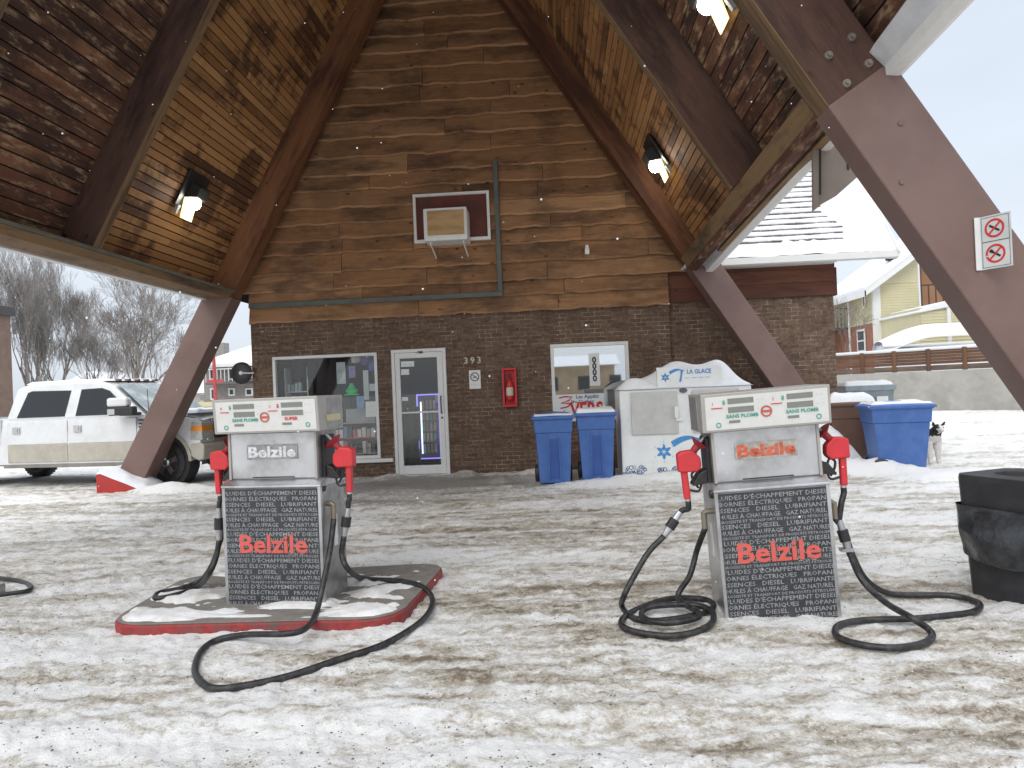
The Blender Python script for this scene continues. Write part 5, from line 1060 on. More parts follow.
# ------------------------------------------------------------------ pickup truck
TW = mat('white_car_paint', (.7, .72, .74), .25, var=.02, coat=.5, dirt=(.5, .49, .45), dscale=2.5, damt=.35)
TAN = mat('salt_stained_tan', (.45, .425, .36), .4, var=.06, dirt=(.3, .27, .23), dscale=4, damt=.5)
CHR = mat('chrome', (.6, .6, .6), .2, metal=.9, dirt=(.3, .28, .25), dscale=6, damt=.4)
fw = Vector((-7.2, 12.82, 0)); TR = thing('pickup_truck', 'white crew cab pickup truck with tan lower sides, parked behind the left canopy leg', 'pickup truck', (fw.x, fw.y+.12, 0), R(-8)); TR.scale = (1, 1.0, 1.035)
# local: x forward, origin at near front wheel; near side y=-.12, far side y=+1.9
N0, N1 = -.12, 1.9
def side_prof(mb, prof, y0, y1, tumble=None): mb.prism(prof, 'y', y0, y1)
def arch(cx, r, z0, n=9, a0=PI, a1=0): return [(cx+r*math.cos(a0+(a1-a0)*k/n), z0+r*math.sin(a0+(a1-a0)*k/n)) for k in range(n+1)]
WB = -3.98
low = [(.93, .62), (.93, 1.02), (.86, 1.16), (.25, 1.22), (-.62, 1.26), (-3.1, 1.26), (-3.12, 1.3), (-5.2, 1.32), (-5.25, .6)]
bot = [(-5.2, .52), (WB-.52, .5)]+arch(WB, .5, .42)+[(WB+.52, .42), (-.55, .42)]+arch(0, .5, .42)+[(.52, .5), (.8, .5)]
prof = low+bot
mb = MB()
n = len(prof)
def ring(y, sc): return mb.vs([(p[0], y, p[1]) for p in prof])
A = mb.vs([(p[0]-(.06 if p[0] > .8 else 0), N0+.05 if p[1] > 1.1 else N0, p[1]) for p in prof]); B = mb.vs([(p[0]-(.06 if p[0] > .8 else 0), N1-.05 if p[1] > 1.1 else N1, p[1]) for p in prof])
mb.face([A+i for i in range(n)]); mb.face([B+i for i in reversed(range(n))])
for i in range(n): j = (i+1) % n; mb.face([A+i, B+i, B+j, A+j])
body = mb.build('body', TW, TR, bevel=.035)
# hood dome
mb = MB()
def hood(u, v): x = -.62+u*1.5; y = N0+.1+v*(N1-N0-.2); return (x, y, 1.235-.0*u+.09*math.sin(PI*v)**.6*(1-u*.5)-.16*max(0, u-.75)*2*.9-.03*u)
mb.grid(hood, 14, 14); mb.build('hood', TW, TR, smooth=True)
mb = MB(); mb.cap(-.55, .7, N0+.15, N1-.15, 1.27, .06, 3, 24, 20, wob=.6); mb.build('snow_on_hood', SNOW, TR, smooth=True)
# cab greenhouse (tapered)
mb = MB(); cab0 = [(-3.1, 1.25), (-.35, 1.25)]; 
def cabpt(x, z, side):  # side 0 near, 1 far; tumblehome
    t = (z-1.25)/.68; return (x, (N0+.05+.14*t) if side == 0 else (N1-.05-.14*t), z)
cp_ = [(-3.08, 1.25), (-.42, 1.25), (-1.12, 1.86), (-1.35, 1.93), (-2.7, 1.94), (-2.93, 1.86)]
A = mb.vs([cabpt(x, z, 0) for x, z in cp_]); B = mb.vs([cabpt(x, z, 1) for x, z in cp_]); n = len(cp_)
mb.face([A+i for i in range(n)]); mb.face([B+i for i in reversed(range(n))])
for i in range(n): j = (i+1) % n; mb.face([A+i, B+i, B+j, A+j])
cab = mb.build('cab', TW, TR, bevel=.04)
TG = mat('tinted_window', (.015, .018, .021), .06, var=.05, spec=.6)
def sideglass(pts, nm, M=TG, off=.012):
    m_ = MB(); P = [Vector(cabpt(x, z, 0))-Vector((0, off, 0)) for x, z in pts]; Q = [p+Vector((0, .03, 0)) for p in P]
    a = m_.vs(P); b = m_.vs(Q); k = len(P); m_.face(range(a, a+k)); m_.face(reversed(range(b, b+k)))
    for i in range(k): j = (i+1) % k; m_.face([a+i, a+j, b+j, b+i])
    return m_.build(nm, M, TR, bevel=.004)
sideglass([(-2.86, 1.3), (-1.93, 1.3), (-1.86, 1.78), (-2.62, 1.8), (-2.7, 1.77)], 'rear_side_window')
sideglass([(-1.72, 1.3), (-.66, 1.3), (-1.12, 1.74), (-1.28, 1.8), (-1.66, 1.79)], 'front_side_window')
m_ = MB(); P = [(-.44, N0+.12, 1.29), (-.44, N1-.12, 1.29), (-1.06, N1-.24, 1.84), (-1.06, N0+.24, 1.84)]; m_.quad(*[(x+.035, y, z+.02) for x, y, z in P]); m_.quad(*[(x+.0, y, z+.0) for x, y, z in P]); m_.build('windshield', mat('snowy_windshield', (.2, .26, .27), .15, var=.2, vs=4, dirt=(.6, .65, .66), dscale=3, damt=.8, coat=.5), TR)
mb = MB(); mb.cap(-2.85, -1.25, N0+.28, N1-.28, 1.935, .05, 8, 26, 20); mb.build('snow_on_roof', SNOW, TR, smooth=True)
for x in (-1.25, -1.3):
    pass
for k in range(5): mb = MB(); y = N0+.5+k*.26; mb.box(-1.32, -1.2, y, y+.08, 1.93, 1.965); mb.build('roof_marker_light', mat('amber_dark', (.15, .09, .05), .4), TR)
# doors lines, two tone, handles
for (x0, x1, nm) in ((-3.0, -1.84, 'rear_door'), (-1.82, -.55, 'front_door')):
    m_ = MB(); m_.box(x0, x1, N0-.012, N0+.02, .8, 1.235); d_ = m_.build(nm, TW, TR, bevel=.01)
    m_ = MB(); m_.box(x0, x1, N0-.02, N0-.012+.02, .46, .795); m_.build('lower_trim', TAN, d_, bevel=.012)
    hx = x0+.12; m_ = MB(); m_.box(hx, hx+.14, N0-.04, N0-.01, 1.0, 1.13); m_.box(hx+.03, hx+.11, N0-.05, N0-.035, 1.02, 1.11); m_.build('handle', CHR, d_, bevel=.01)
m_ = MB(); m_.box(-3.1, -.5, N0-.01, N0+.2, .36, .43); m_.build('running_board', mat('grey_step', (.22, .21, .19), .6), TR, bevel=.01)
m_ = MB(); m_.box(-5.15, -3.14, N0-.01, N0+.02, .8, 1.3); m_.build('bed_side', TW, TR, bevel=.01)
# fender flare & vent
m_ = MB()
for (a, b) in zip(range(14), range(1, 15)):
    t0 = PI*a/14; t1 = PI*b/14
    m_.hexa([(.56*math.cos(t0), N0-.03, .42+.56*math.sin(t0)), (.56*math.cos(t1), N0-.03, .42+.56*math.sin(t1)), (.56*math.cos(t1), N0+.02, .42+.56*math.sin(t1)), (.56*math.cos(t0), N0+.02, .42+.56*math.sin(t0)), (.49*math.cos(t0), N0-.02, .42+.49*math.sin(t0)), (.49*math.cos(t1), N0-.02, .42+.49*math.sin(t1)), (.49*math.cos(t1), N0+.02, .42+.49*math.sin(t1)), (.49*math.cos(t0), N0+.02, .42+.49*math.sin(t0))])
m_.build('wheel_arch', TAN, TR)
m_ = MB()
for z in (1.06, 1.12, 1.18): m_.box(-.5, -.16, N0-.012, N0+.0, z-.018, z+.018)
m_.build('fender_vent', BLACKP, TR)
# wheels
def wheel(x, y, side, nm='wheel'):
    m_ = MB(); m_.lathe([(.24, -.13), (.3, -.14), (.385, -.12), (.405, -.08), (.405, .08), (.385, .12), (.3, .14), (.24, .13)], (x, y, .40), 'y', 36, False); m_.lathe([(0, .03*side), (.25, .03*side)], (x, y, .40), 'y', 24); 
    for k in range(36):
        a = 2*PI*k/36; c = Vector((x+.405*math.cos(a), y, .4+.405*math.sin(a))); d = Vector((math.cos(a), 0, math.sin(a))); t = Vector((-d.z, 0, d.x))
        m_.hexa([c-t*.02+Vector((0, -.1, 0)), c+t*.012+Vector((0, -.1, 0)), c+t*.02+Vector((0, .1, 0)), c-t*.012+Vector((0, .1, 0))]+[q+d*.012 for q in (c-t*.02+Vector((0, -.1, 0)), c+t*.012+Vector((0, -.1, 0)), c+t*.02+Vector((0, .1, 0)), c-t*.012+Vector((0, .1, 0)))])
    w_ = m_.build(nm, RUBBER, TR); yo = y-.135*side
    m_ = MB(); m_.lathe([(.235, 0), (.24, .02*side), (.22, .05*side), (.2, .07*side)], (x, yo-.01*side, .40), 'y', 36, False)
    for k in range(5):
        a = 2*PI*k/5+.3; d = Vector((math.cos(a), 0, math.sin(a))); t = Vector((-d.z, 0, d.x)); c = Vector((x, yo, .4))
        m_.hexa([c+d*.05-t*.045, c+d*.05+t*.045, c+d*.22+t*.05, c+d*.22-t*.05]+[q+Vector((0, .04*side, 0)) for q in (c+d*.05-t*.045, c+d*.05+t*.045, c+d*.22+t*.05, c+d*.22-t*.05)])
    m_.lathe([(.0, -.02*side), (.05, -.02*side), (.075, 0), (.075, .05*side)], (x, yo, .40), 'y', 18); m_.build('rim', CHR, w_)
WBs = -.3+(WB+.3)*1.17
wheel(0, N0+.13, 1); wheel(WBs, N0+.13, 1); wheel(0, N1-.13, -1); wheel(WBs, N1-.13, -1)
m_ = MB(); m_.box(-5.1, .6, N0+.3, N1-.3, .38, .6); m_.lathe([(.49, 0), (.49, .3)], (0, N0+.03, .42), 'y', 24); m_.build('underbody', DARK, TR)
# front: bumper, grille, headlights, mirror
m_ = MB(); m_.prism([(.82, .42), (1.0, .44), (1.03, .7), (.9, .74), (.55, .72), (.57, .5)], 'y', N0-.03, N1+.03); m_.build('bumper', TAN, TR, bevel=.03)
m_ = MB(); m_.prism([(.78, .34), (.95, .36), (.95, .45), (.78, .45)], 'y', N0+.1, N1-.1); m_.build('air_dam', BLACKP, TR)
m_ = MB(); m_.prism([(.86, .76), (.955, .76), (.93, 1.17), (.84, 1.17)], 'y', N0+.33, N1-.33); gr = m_.build('grille', CHR, TR, bevel=.01)
m_ = MB()
for k in range(3):
    for y0_ in (N0+.37, N0+1.03): z = .8+k*.12; m_.box(.9, .965-.01*k, y0_, y0_+.6, z, z+.085)
m_.build('grille_openings', BLACKP, gr)
for (ya, yb_) in ((N0-.012, N0+.3), (N1-.3, N1+.012)):
    m_ = MB(); m_.prism([(.55, .8), (.96, .78), (.94, 1.12), (.6, 1.12)], 'y', ya, yb_); h_ = m_.build('headlight', mat('headlight_lens', (.42, .42, .4), .15, var=.15, vs=25, coat=.5), TR, bevel=.02)
    m_ = MB(); m_.prism([(.57, .95), (.965, .94), (.955, 1.04), (.6, 1.04)], 'y', ya-.004 if ya < 0 else ya+.3, yb_ if ya < 0 else yb_+.004); m_.build('turn_signal', mat('amber_lens', (.75, .28, .04), .3), h_, bevel=.01)
m_ = MB(); m_.box(-.86, -.4, N0-.3, N0-.16, 1.28, 1.44); m_.box(-.75, -.45, N0-.2, N0+.03, 1.27, 1.33); mr_ = m_.build('mirror', BLACKP, TR, bevel=.03)
m_ = MB(); m_.box(-.87, -.5, N0-.305, N0-.155, 1.44, 1.6); m_.build('mirror_cap', TW, mr_, bevel=.04)
m_ = MB(); m_.box(-.85, -.72, N0-.308, N0-.3, 1.3, 1.4); m_.build('mirror_signal', CHR, mr_)
m_ = MB(); m_.tube([(-.45, N0+.2, 1.26), (-.47, N0+.21, 1.75)], .006, 5); m_.build('antenna', BLACKP, TR)

def all_children(o):
    for c in o.children:
        yield c; yield from all_children(c)
done = set()
for c in all_children(TR):
    if c.type != 'MESH' or c.name.startswith(('wheel', 'rim')) and not c.name.startswith('wheel_arch') or c.data.name in done: continue
    done.add(c.data.name)
    for v in c.data.vertices:
        if v.co.x < -.3: v.co.x = -.3+(v.co.x+.3)*1.17
        elif v.co.x > .5 and not c.name.startswith('wheel_arch'): v.co.x = .5+(v.co.x-.5)*.62

# ------------------------------------------------------------------ dog
DG = Vector((6.2, 12.05, 0)); DG.z = GH(DG.x, DG.y); dog = thing('dog', 'black and white dog peering out from behind the large blue bin', 'dog', DG, R(0))
def skin(verts, edges, radii, root=0, sub=2):
    me = bpy.data.meshes.new('s'); me.from_pydata(verts, edges, []); o = bpy.data.objects.new('s', me); COL.objects.link(o)
    sm = o.modifiers.new('k', 'SKIN'); 
    for i, v in enumerate(me.skin_vertices[0].data): v.radius = (radii[i], radii[i]) if not isinstance(radii[i], tuple) else radii[i]
    me.skin_vertices[0].data[root].use_root = True
    s_ = o.modifiers.new('d', 'SUBSURF'); s_.levels = sub; s_.render_levels = sub
    dg = bpy.context.evaluated_depsgraph_get(); dg.update(); m2 = bpy.data.meshes.new_from_object(o.evaluated_get(dg)); bpy.data.objects.remove(o); return m2
# dog local: faces -Y; hindquarters away (+Y), slightly to the left
V = [(-.12, .42, .42), (-.07, .2, .44), (.0, .02, .42), (.02, -.06, .50), (.03, -.12, .585), (.03, -.17, .60), (.03, -.245, .575), (.03, -.29, .565),
     (.07, -.0, .36), (.075, -.02, .2), (.075, -.03, .04), (.075, -.07, .015), (-.06, -.0, .36), (-.06, -.02, .2), (-.06, -.03, .04), (-.06, -.07, .015),
     (-.05, .45, .36), (-.04, .4, .24), (-.04, .5, .14), (-.04, .48, .03), (-.2, .45, .36), (-.2, .4, .24), (-.2, .5, .14), (-.2, .48, .03), (-.14, .56, .44), (-.16, .7, .36)]
E_ = [(0, 1), (1, 2), (2, 3), (3, 4), (4, 5), (5, 6), (6, 7), (2, 8), (8, 9), (9, 10), (10, 11), (2, 12), (12, 13), (13, 14), (14, 15), (0, 16), (16, 17), (17, 18), (18, 19), (0, 20), (20, 21), (21, 22), (22, 23), (0, 24), (24, 25)]
Rr = [.11, .12, .135, .1, .085, .092, .042, .03, .085, .05, .034, .036, .085, .05, .034, .036, .08, .055, .03, .028, .08, .055, .03, .028, .04, .035]
me = skin(V, E_, Rr, 1, 2)
FB = mat('black_fur', (.02, .018, .018), .8, var=.3, vs=40, bump=.5, bs=120); FW = mat('white_fur', (.62, .6, .57), .85, var=.1, vs=40, bump=.5, bs=120); NB = mat('dog_nose', (.01, .01, .01), .3)
me.materials.append(FB); me.materials.append(FW); me.materials.append(NB)
for p in me.polygons:
    c = p.center; k = 0
    if c.y < .08 and c.z < .47: k = 1
    if c.z < .16: k = 1
    if c.y < -.1 and c.z > .5 and abs(c.x-.03) < .022+max(0, (-c.y-.2))*.25: k = 1
    if c.y < -.215 and c.z < .6: k = 1
    if c.y < -.312: k = 2
    p.material_index = k; p.use_smooth = True
o = bpy.data.objects.new('body', me); COL.objects.link(o); o.parent = dog
m_ = MB()
for sx in (-1, 1):
    b_ = Vector((.03+sx*.065, -.15, .67)); m_.hexa([b_+Vector(q) for q in ((-.03, -.01, -.03), (.03, -.01, -.03), (.03, .015, -.03), (-.03, .015, -.03), (sx*.03-.012, -.03, .035), (sx*.03+.012, -.03, .035), (sx*.03+.01, -.015, .035), (sx*.03-.01, -.015, .035))])
m_.build('ears', FB, dog, bevel=.006)
m_ = MB()
for sx in (-1, 1): m_.lathe([(0, -.01), (.009, -.004), (.011, .004), (0, .01)], (.03+sx*.036, -.238, .612), 'y', 8)
m_.build('eyes', NB, dog, smooth=True)

# ------------------------------------------------------------------ right background
WA, WBp = gz(845, 411), gz(1023, 410); A2 = (WA.x, WA.y); B2 = (WBp.x, WBp.y); dv = (Vector(B2)-Vector(A2)).normalized(); nv = Vector((-dv.y, dv.x)) if False else Vector((dv.y, -dv.x))
A3 = Vector(A2)-dv*3; B3 = Vector(B2)+dv*9
ct = onw(850, 377, A2, B2).z; ct2 = onw(1000, 365, A2, B2).z; ft = onw(850, 357, A2, B2).z; ft2 = onw(985, 343, A2, B2).z; print('wall', ct, ct2, ft, ft2)
CW = thing('retaining_wall', 'long stained grey concrete retaining wall below the brown fence', 'wall', (WA.x, WA.y, 0)); bk_ = Vector((dv.y, -dv.x)); bk_ = -bk_ if bk_.y < 0 else bk_
mb = MB(); z1 = (ct+ct2)/2
mb.hexa([(A3.x, A3.y, -.2), (B3.x, B3.y, -.2), (B3.x+bk_.x*.3, B3.y+bk_.y*.3, -.2), (A3.x+bk_.x*.3, A3.y+bk_.y*.3, -.2), (A3.x, A3.y, z1), (B3.x, B3.y, z1), (B3.x+bk_.x*.3, B3.y+bk_.y*.3, z1), (A3.x+bk_.x*.3, A3.y+bk_.y*.3, z1)])
mb.build('concrete', mat('stained_concrete', (.38, .37, .34), .85, var=.12, vs=.8, dirt=(.2, .19, .17), dscale=.9, damt=.6, bump=.2), CW, world=True, bevel=.02)
FN = thing('wood_fence', 'brown board fence with posts and a snow-capped top rail on the retaining wall', 'fence', (WA.x, WA.y, z1))
zt = (ft+ft2)/2; A4 = A3+bk_*.15; B4 = B3+bk_*.15; mb = MB(); L_ = (B4-A4).length; nb = 7
for k in range(nb):
    z0_ = z1+.02+(zt-z1)*k/nb
    if k < 2: continue
    mb.beam((A4.x, A4.y, z0_+(zt-z1)/nb/2), (B4.x, B4.y, z0_+(zt-z1)/nb/2), (-bk_.x, -bk_.y, .0), (zt-z1)/nb-.004, .03, random.random())
mb.build('boards', W_FENCE, FN, world=True)
mb = MB(); mb.beam((A4.x, A4.y, z1+.12), (B4.x, B4.y, z1+.12), (-bk_.x, -bk_.y, 0), .2, .02, .4); mb.build('lower_boards', wood('grey_fence_wood', [(.13, .1, .08), (.18, .14, .11), (.24, .2, .16)], (.08, .06, .05), .6, .7), FN, world=True)
k = 0.0
while k < L_:
    p = A4+dv*k-bk_*.06; mb = MB(); mb.hexa([(p.x-.06, p.y-.06, z1), (p.x+.06, p.y-.06, z1), (p.x+.06, p.y+.06, z1), (p.x-.06, p.y+.06, z1), (p.x-.06, p.y-.06, zt+.02), (p.x+.06, p.y-.06, zt+.02), (p.x+.06, p.y+.06, zt+.02), (p.x-.06, p.y+.06, zt+.02)]); mb.build('post', W_FENCE, FN, world=True); k += 1.25
mb = MB(); mb.tube([(A4.x, A4.y, zt+.03), (B4.x, B4.y, zt+.03)], .07, 8); mb.build('snow_cap', SNOW, FN, world=True, smooth=True)
# yellow house
YEL = mat('pale_yellow_siding', (.58, .53, .34), .6, var=.04, vs=2)
def siding(mb, x0, x1, y, z0, z1, ax='x', step=.14):
    z = z0
    while z < z1:
        e = min(z+step, z1)
        if ax == 'x': mb.quad((x0, y-.025, z), (x1, y-.025, z), (x1, y, e), (x0, y, e)); mb.quad((x0, y, z), (x1, y, z), (x1, y-.025, z), (x0, y-.025, z))
        else: mb.quad((y-.025, x0, z), (y-.025, x1, z), (y, x1, e), (y, x0, e)); mb.quad((y, x0, z), (y, x1, z), (y-.025, x1, z), (y-.025, x0, z))
        z = e
HY = 38.0; hc = at(876, 340, HY); hr = at(932, 340, HY); zb = 0; ztr = at(932, 243, HY).z; ztl = at(876, 284, HY).z; zbr = at(876, 322, HY).z; HL = HY*1.085
YH = thing('yellow_house', 'pale yellow house over a red brick storey, snowy roof, beyond the fence', 'house', (hc.x, HY, 0))
mb = MB(); hx1 = at(921, 340, HY).x; siding(mb, hc.x, hx1, HY, 0, ztl)
# gable part above
z = ztl
while z < ztr:
    t = (z-ztl)/(ztr-ztl); xa = hc.x+(hr.x-hc.x)*t
    if xa > hx1-.1: break
    mb.quad((xa, HY-.025, z), (hx1, HY-.025, z), (hx1, HY, z+.14), (xa+.1, HY, z+.14)); z += .14
siding(mb, HY, HY+6, hc.x, zbr, ztl, 'y'); mb.build('wall', YEL, YH, world=True, recalc=False)
mb = MB(); mb.box(hc.x-.0, hc.x+3, HY+.02, HY+6, -.1, zbr-.01); mb.build('brick_storey', B_RED, YH, world=True)
mb = MB(); mb.box(hc.x-.09, hc.x+.28, HY-.09, HY+.1, 0, ztl); mb.build('corner_post', WHITE, YH, world=True)
mb = MB(); mb.box(hc.x, hr.x+2, HY-.08, HY-.02, zbr-.15, zbr); mb.build('trim_band', WHITE, YH, world=True)
ov = .7; mb = MB()
e0 = Vector((hc.x-ov*1.1, HY-.7, ztl-ov*.65)); e1_ = Vector((hr.x+2.2, HY-.7, ztr+1.6)); up = Vector((0, 0, .28)); bkv = Vector((0, 7.2, 0))
mb.hexa([e0, e1_, e1_+bkv, e0+bkv, e0+up, e1_+up, e1_+bkv+up, e0+bkv+up]); rf = mb.build('roof', SNOW, YH, world=True, bevel=.08)
mb = MB(); up2 = Vector((0, 0, .3)); q0 = e0-up2*.8+Vector((0, -.04, 0)); q1 = e1_-up2*.8+Vector((0, -.04, 0)); mb.hexa([q0, q1, q1+Vector((0, .04, 0)), q0+Vector((0, .04, 0)), q0+up2, q1+up2, q1+up2+Vector((0, .04, 0)), q0+up2+Vector((0, .04, 0))]); mb.hexa([q0, q0+Vector((.05, 0, 0)), q0+bkv+Vector((.05, 0, 0)), q0+bkv, q0+up2, q0+up2+Vector((.05, 0, 0)), q0+up2+bkv+Vector((.05, 0, 0)), q0+up2+bkv]); mb.build('fascia', WHITE, rf, world=True)
mb = MB(); p = at(900, 249, HY); mb.cyl((p.x, p.y+1, p.z-.4), (p.x, p.y+1, p.z+.15), .28, .34, 14); mb.build('roof_vent', BLACKP, rf, world=True)
FWM = mat('dark_window_glass', (.05, .06, .07), .15, var=.1)
def hwin(px, py0, py1, px1, par):
    # window on the left (-X) face
    d0 = ray(px, py0); t = (hc.x-.04)/d0.x; a = CP+d0*t; d1 = ray(px1, py1); b = CP+d1*((hc.x-.04)/d1.x)
    ya, yb_ = sorted((a.y, b.y)); za, zb_ = sorted((a.z, b.z)); m_ = MB(); m_.box(hc.x-.07, hc.x-.03, ya, yb_, za, zb_); w_ = m_.build('window', WHITE, par, world=True)
    m_ = MB(); m_.box(hc.x-.08, hc.x-.07, ya+.12, yb_-.12, za+.12, (za+zb_)/2-.04); m_.box(hc.x-.08, hc.x-.07, ya+.12, yb_-.12, (za+zb_)/2+.04, zb_-.12); m_.build('pane', FWM, w_, world=True)
hwin(862, 284, 308, 866, YH); hwin(857, 330, 352, 866, YH)
# side porch/balcony on the far left of the house
mb = MB(); bx0 = at(837, 322, HY+4).x; bx1 = hc.x; mb.box(bx0-1.5, bx1, HY+3.2, HY+6, zbr-.15, zbr); bal = mb.build('balcony', mat('dark_wood_balcony', (.06, .045, .035), .7), YH, world=True)
mb = MB(); x = bx0-1.5
while x < bx1: mb.box(x, x+.05, HY+3.2, HY+3.24, zbr, zbr+1.1); x += .2
mb.box(bx0-1.5, bx1, HY+3.19, HY+3.25, zbr+1.05, zbr+1.12); mb.build('railing', MATS['dark_wood_balcony'], bal, world=True)
mb = MB(); mb.box(bx0-3, bx1-.02, HY+5.5, HY+6, 0, ztl-.2); mb.build('porch_wall', mat('grey_porch', (.4, .4, .38), .7), YH, world=True)
mb = MB(); mb.cyl((hc.x-.3, HY+2.5, 0), (hc.x-.3, HY+2.5, ztl), .05); mb.build('downpipe', WHITE, YH, world=True)
# yellow annex with rounded snowy roof & upper deck
ax0 = at(921, 335, 34); ax1 = at(990, 335, 34); az = at(921, 311, 34).z; az2 = at(950, 302, 34).z
AN = thing('yellow_annex', 'low pale yellow annex with snowy roof edge and rooftop railing, right of the yellow house', 'annex', (ax0.x, 34, 0))
mb = MB(); siding(mb, ax0.x, ax1.x+2, 34, 0, az); mb.box(ax0.x, ax1.x+2, 34.02, 38, 0, az2-.2); mb.build('wall', YEL, AN, world=True, recalc=False)
mb = MB(); pts = [(ax0.x-.1, az-.1), (ax0.x-.1, az), (ax0.x+.6, az+.3), (ax0.x+1.4, az2+.1), (ax1.x+2, az2+.1), (ax1.x+2, az2-.3), (ax0.x+1.2, az2-.25)]; mb.prism(pts, 'y', 33.85, 38); mb.build('roof', SNOW, AN, world=True, bevel=.04)
mb = MB(); p = at(949, 335, 33.95); mb.box(p.x-.06, p.x+.1, 33.9, 34, 0, az2-.2); mb.build('corner_post', WHITE, AN, world=True)
mb = MB(); q0 = at(921, 310, 37); 
for k in range(9): mb.box(q0.x+k*.35, q0.x+k*.35+.05, 36.9, 36.95, az2, az2+1.2)
mb.box(q0.x, q0.x+3, 36.89, 36.96, az2+1.15, az2+1.22); mb.build('railing', MATS['dark_wood_balcony'], AN, world=True)
mb = MB(); p0_ = at(921, 262, 41); p1_ = at(960, 262, 41); mb.box(p0_.x, p1_.x+2, 41, 41.2, 0, at(921, 252, 41).z); simple('plywood_wall', mb, mat('orange_plywood', (.42, .22, .12), .7, var=.15, vs=1), 'orange-brown boarded wall glimpsed behind the annex railing', 'wall')
# white carport dome
mb = MB(); c0 = at(872, 346, 33); c1 = at(985, 330, 33); cz = at(930, 328, 33).z
def dome(u, v):
    x = c0.x+u*(c1.x-c0.x+2); t = min(1, (x-c0.x)/2.4); z = c0.z+(cz-c0.z)*math.sin(t*PI/2)+.0*v
    return (x, 31.8+v*1.2, (z if v > .15 else z-(.15-v)*3)+.15*math.sin(PI*v)-.25*(1 if v > .999 else 0))
mb.grid(dome, 40, 10); mb.box(c0.x+.1, c1.x+2, 32.0, 32.9, 0, c0.z-.02); simple('snowy_car_shelter', mb, SNOW, 'long white rounded car shelter roof just above the fence at right', 'car shelter', smooth=True)
mb = MB(); mb.tube([(c0.x, 31.85, c0.z-.1), (c1.x+2, 31.85, c0.z-.04)], .05, 6); simple('shelter_rail', mb, WHITE, 'thin white rail below the rounded car shelter roof', 'rail')
# far right roof edge (1020,245)
q = at(1012, 243, 40); mb = MB(); mb.prism([(q.x-.3, 0), (q.x-.3, q.z), (q.x+5, q.z-1.6), (q.x+5, 0)], 'y', 40, 46); h_ = simple('pale_house', mb, mat('pale_house_wall', (.5, .5, .47), .7), 'pale house whose roof corner shows past the near leg at the right edge', 'house')

# ------------------------------------------------------------------ left background
def block(name, label, cat, px0, px1, pyt, Y, M, depth=8, roof=None):
    a = at(px0, pyt, Y); b = at(px1, pyt, Y); T = thing(name, label, cat, ((a.x+b.x)/2, Y, 0)); mb = MB(); mb.box(a.x, b.x, Y, Y+depth, -.2, (a.z+b.z)/2); mb.build('wall', M, T, world=True); return T, a, b
T, a, b = block('brick_block', 'brown brick building cut by the left edge of the photo behind the trees', 'building', -90, -8, 316, 34, mat('plain_brown_brick', (.2, .14, .11), .8, var=.15, vs=3, bump=.2), 1.2)
mb = MB(); mb.box(a.x, b.x+.2, 33.8, 35.3, a.z-.1, a.z+.35); mb.build('parapet', mat('dark_parapet', (.07, .065, .065), .7), T, world=True)
T, a, b = block('apartment_house', 'grey brick two-storey apartment house with snowy hipped roof beyond the truck', 'building', 203, 300, 363, 55, B_GREY, 10)
zt_ = (a.z+b.z)/2; pk = at(248, 342, 58); mb = MB(); P = [(a.x-.6, 54.2, zt_), (b.x+.6, 54.2, zt_), (b.x+.6, 66, zt_), (a.x-.6, 66, zt_), (a.x+3.0, 59, pk.z), (b.x-2, 59, pk.z), (b.x-2, 61, pk.z), (a.x+3.0, 61, pk.z)]; mb.hexa(P); r_ = mb.build('roof', SNOW, T, world=True)
mb = MB(); mb.box(a.x-.6, b.x+.6, 54.1, 54.25, zt_-.25, zt_+.02); mb.build('fascia', WHITE, r_, world=True)
q = at(218, 350, 58); mb = MB(); mb.box(q.x-.5, q.x+.5, 58, 59, q.z-1.5, q.z+.6); mb.build('chimney', B_GREY, r_, world=True)
for (x0, x1, y0, y1) in ((210, 216, 367, 380), (229, 234, 366, 380), (229, 235, 388, 396), (246, 253, 388, 396), (211, 216, 388, 400), (246, 252, 367, 378)):
    c = at(x0, y1, 54.95); d = at(x1, y0, 54.95); mb = MB(); mb.box(c.x, d.x, 54.85, 54.99, c.z, d.z); w_ = mb.build('window', WHITE, T, world=True); mb = MB(); mb.box(c.x+.12, d.x-.12, 54.82, 54.85, c.z+.12, d.z-.12); mb.build('pane', FWM, w_, world=True)
c = at(207, 385, 53.8); d = at(228, 381, 53.8); mb = MB(); mb.box(c.x, at(246, 382, 53.8).x, 53.6, 55, c.z, c.z+.2); bl_ = mb.build('balcony', mat('dark_balcony', (.12, .12, .12), .7), T, world=True)
mb = MB(); x = c.x
while x < at(246, 382, 53.8).x: mb.box(x, x+.04, 53.6, 53.64, c.z+.2, c.z+1.2); x += .3
mb.box(c.x, at(246, 382, 53.8).x, 53.59, 53.65, c.z+1.15, c.z+1.22); mb.build('railing', WMETAL, bl_, world=True)
# distant pale row behind
for (p0_, p1_, py, Y, lab) in ((140, 200, 396, 75, 'far snowy-roofed house low between the truck and the canopy leg'), (60, 118, 388, 80, 'far pale building behind the bare trees above the truck roof')):
    T, a, b = block('distant_house', lab, 'house', p0_, p1_, py, Y, mat('distant_wall', (.35, .33, .31), .8), 8)
    mb = MB(); mb.prism([(a.x-.5, a.z), (b.x+.5, a.z), ((a.x+b.x)/2, a.z+1.8)], 'y', Y-.4, Y+8.4); mb.build('roof', SNOW, T, world=True)
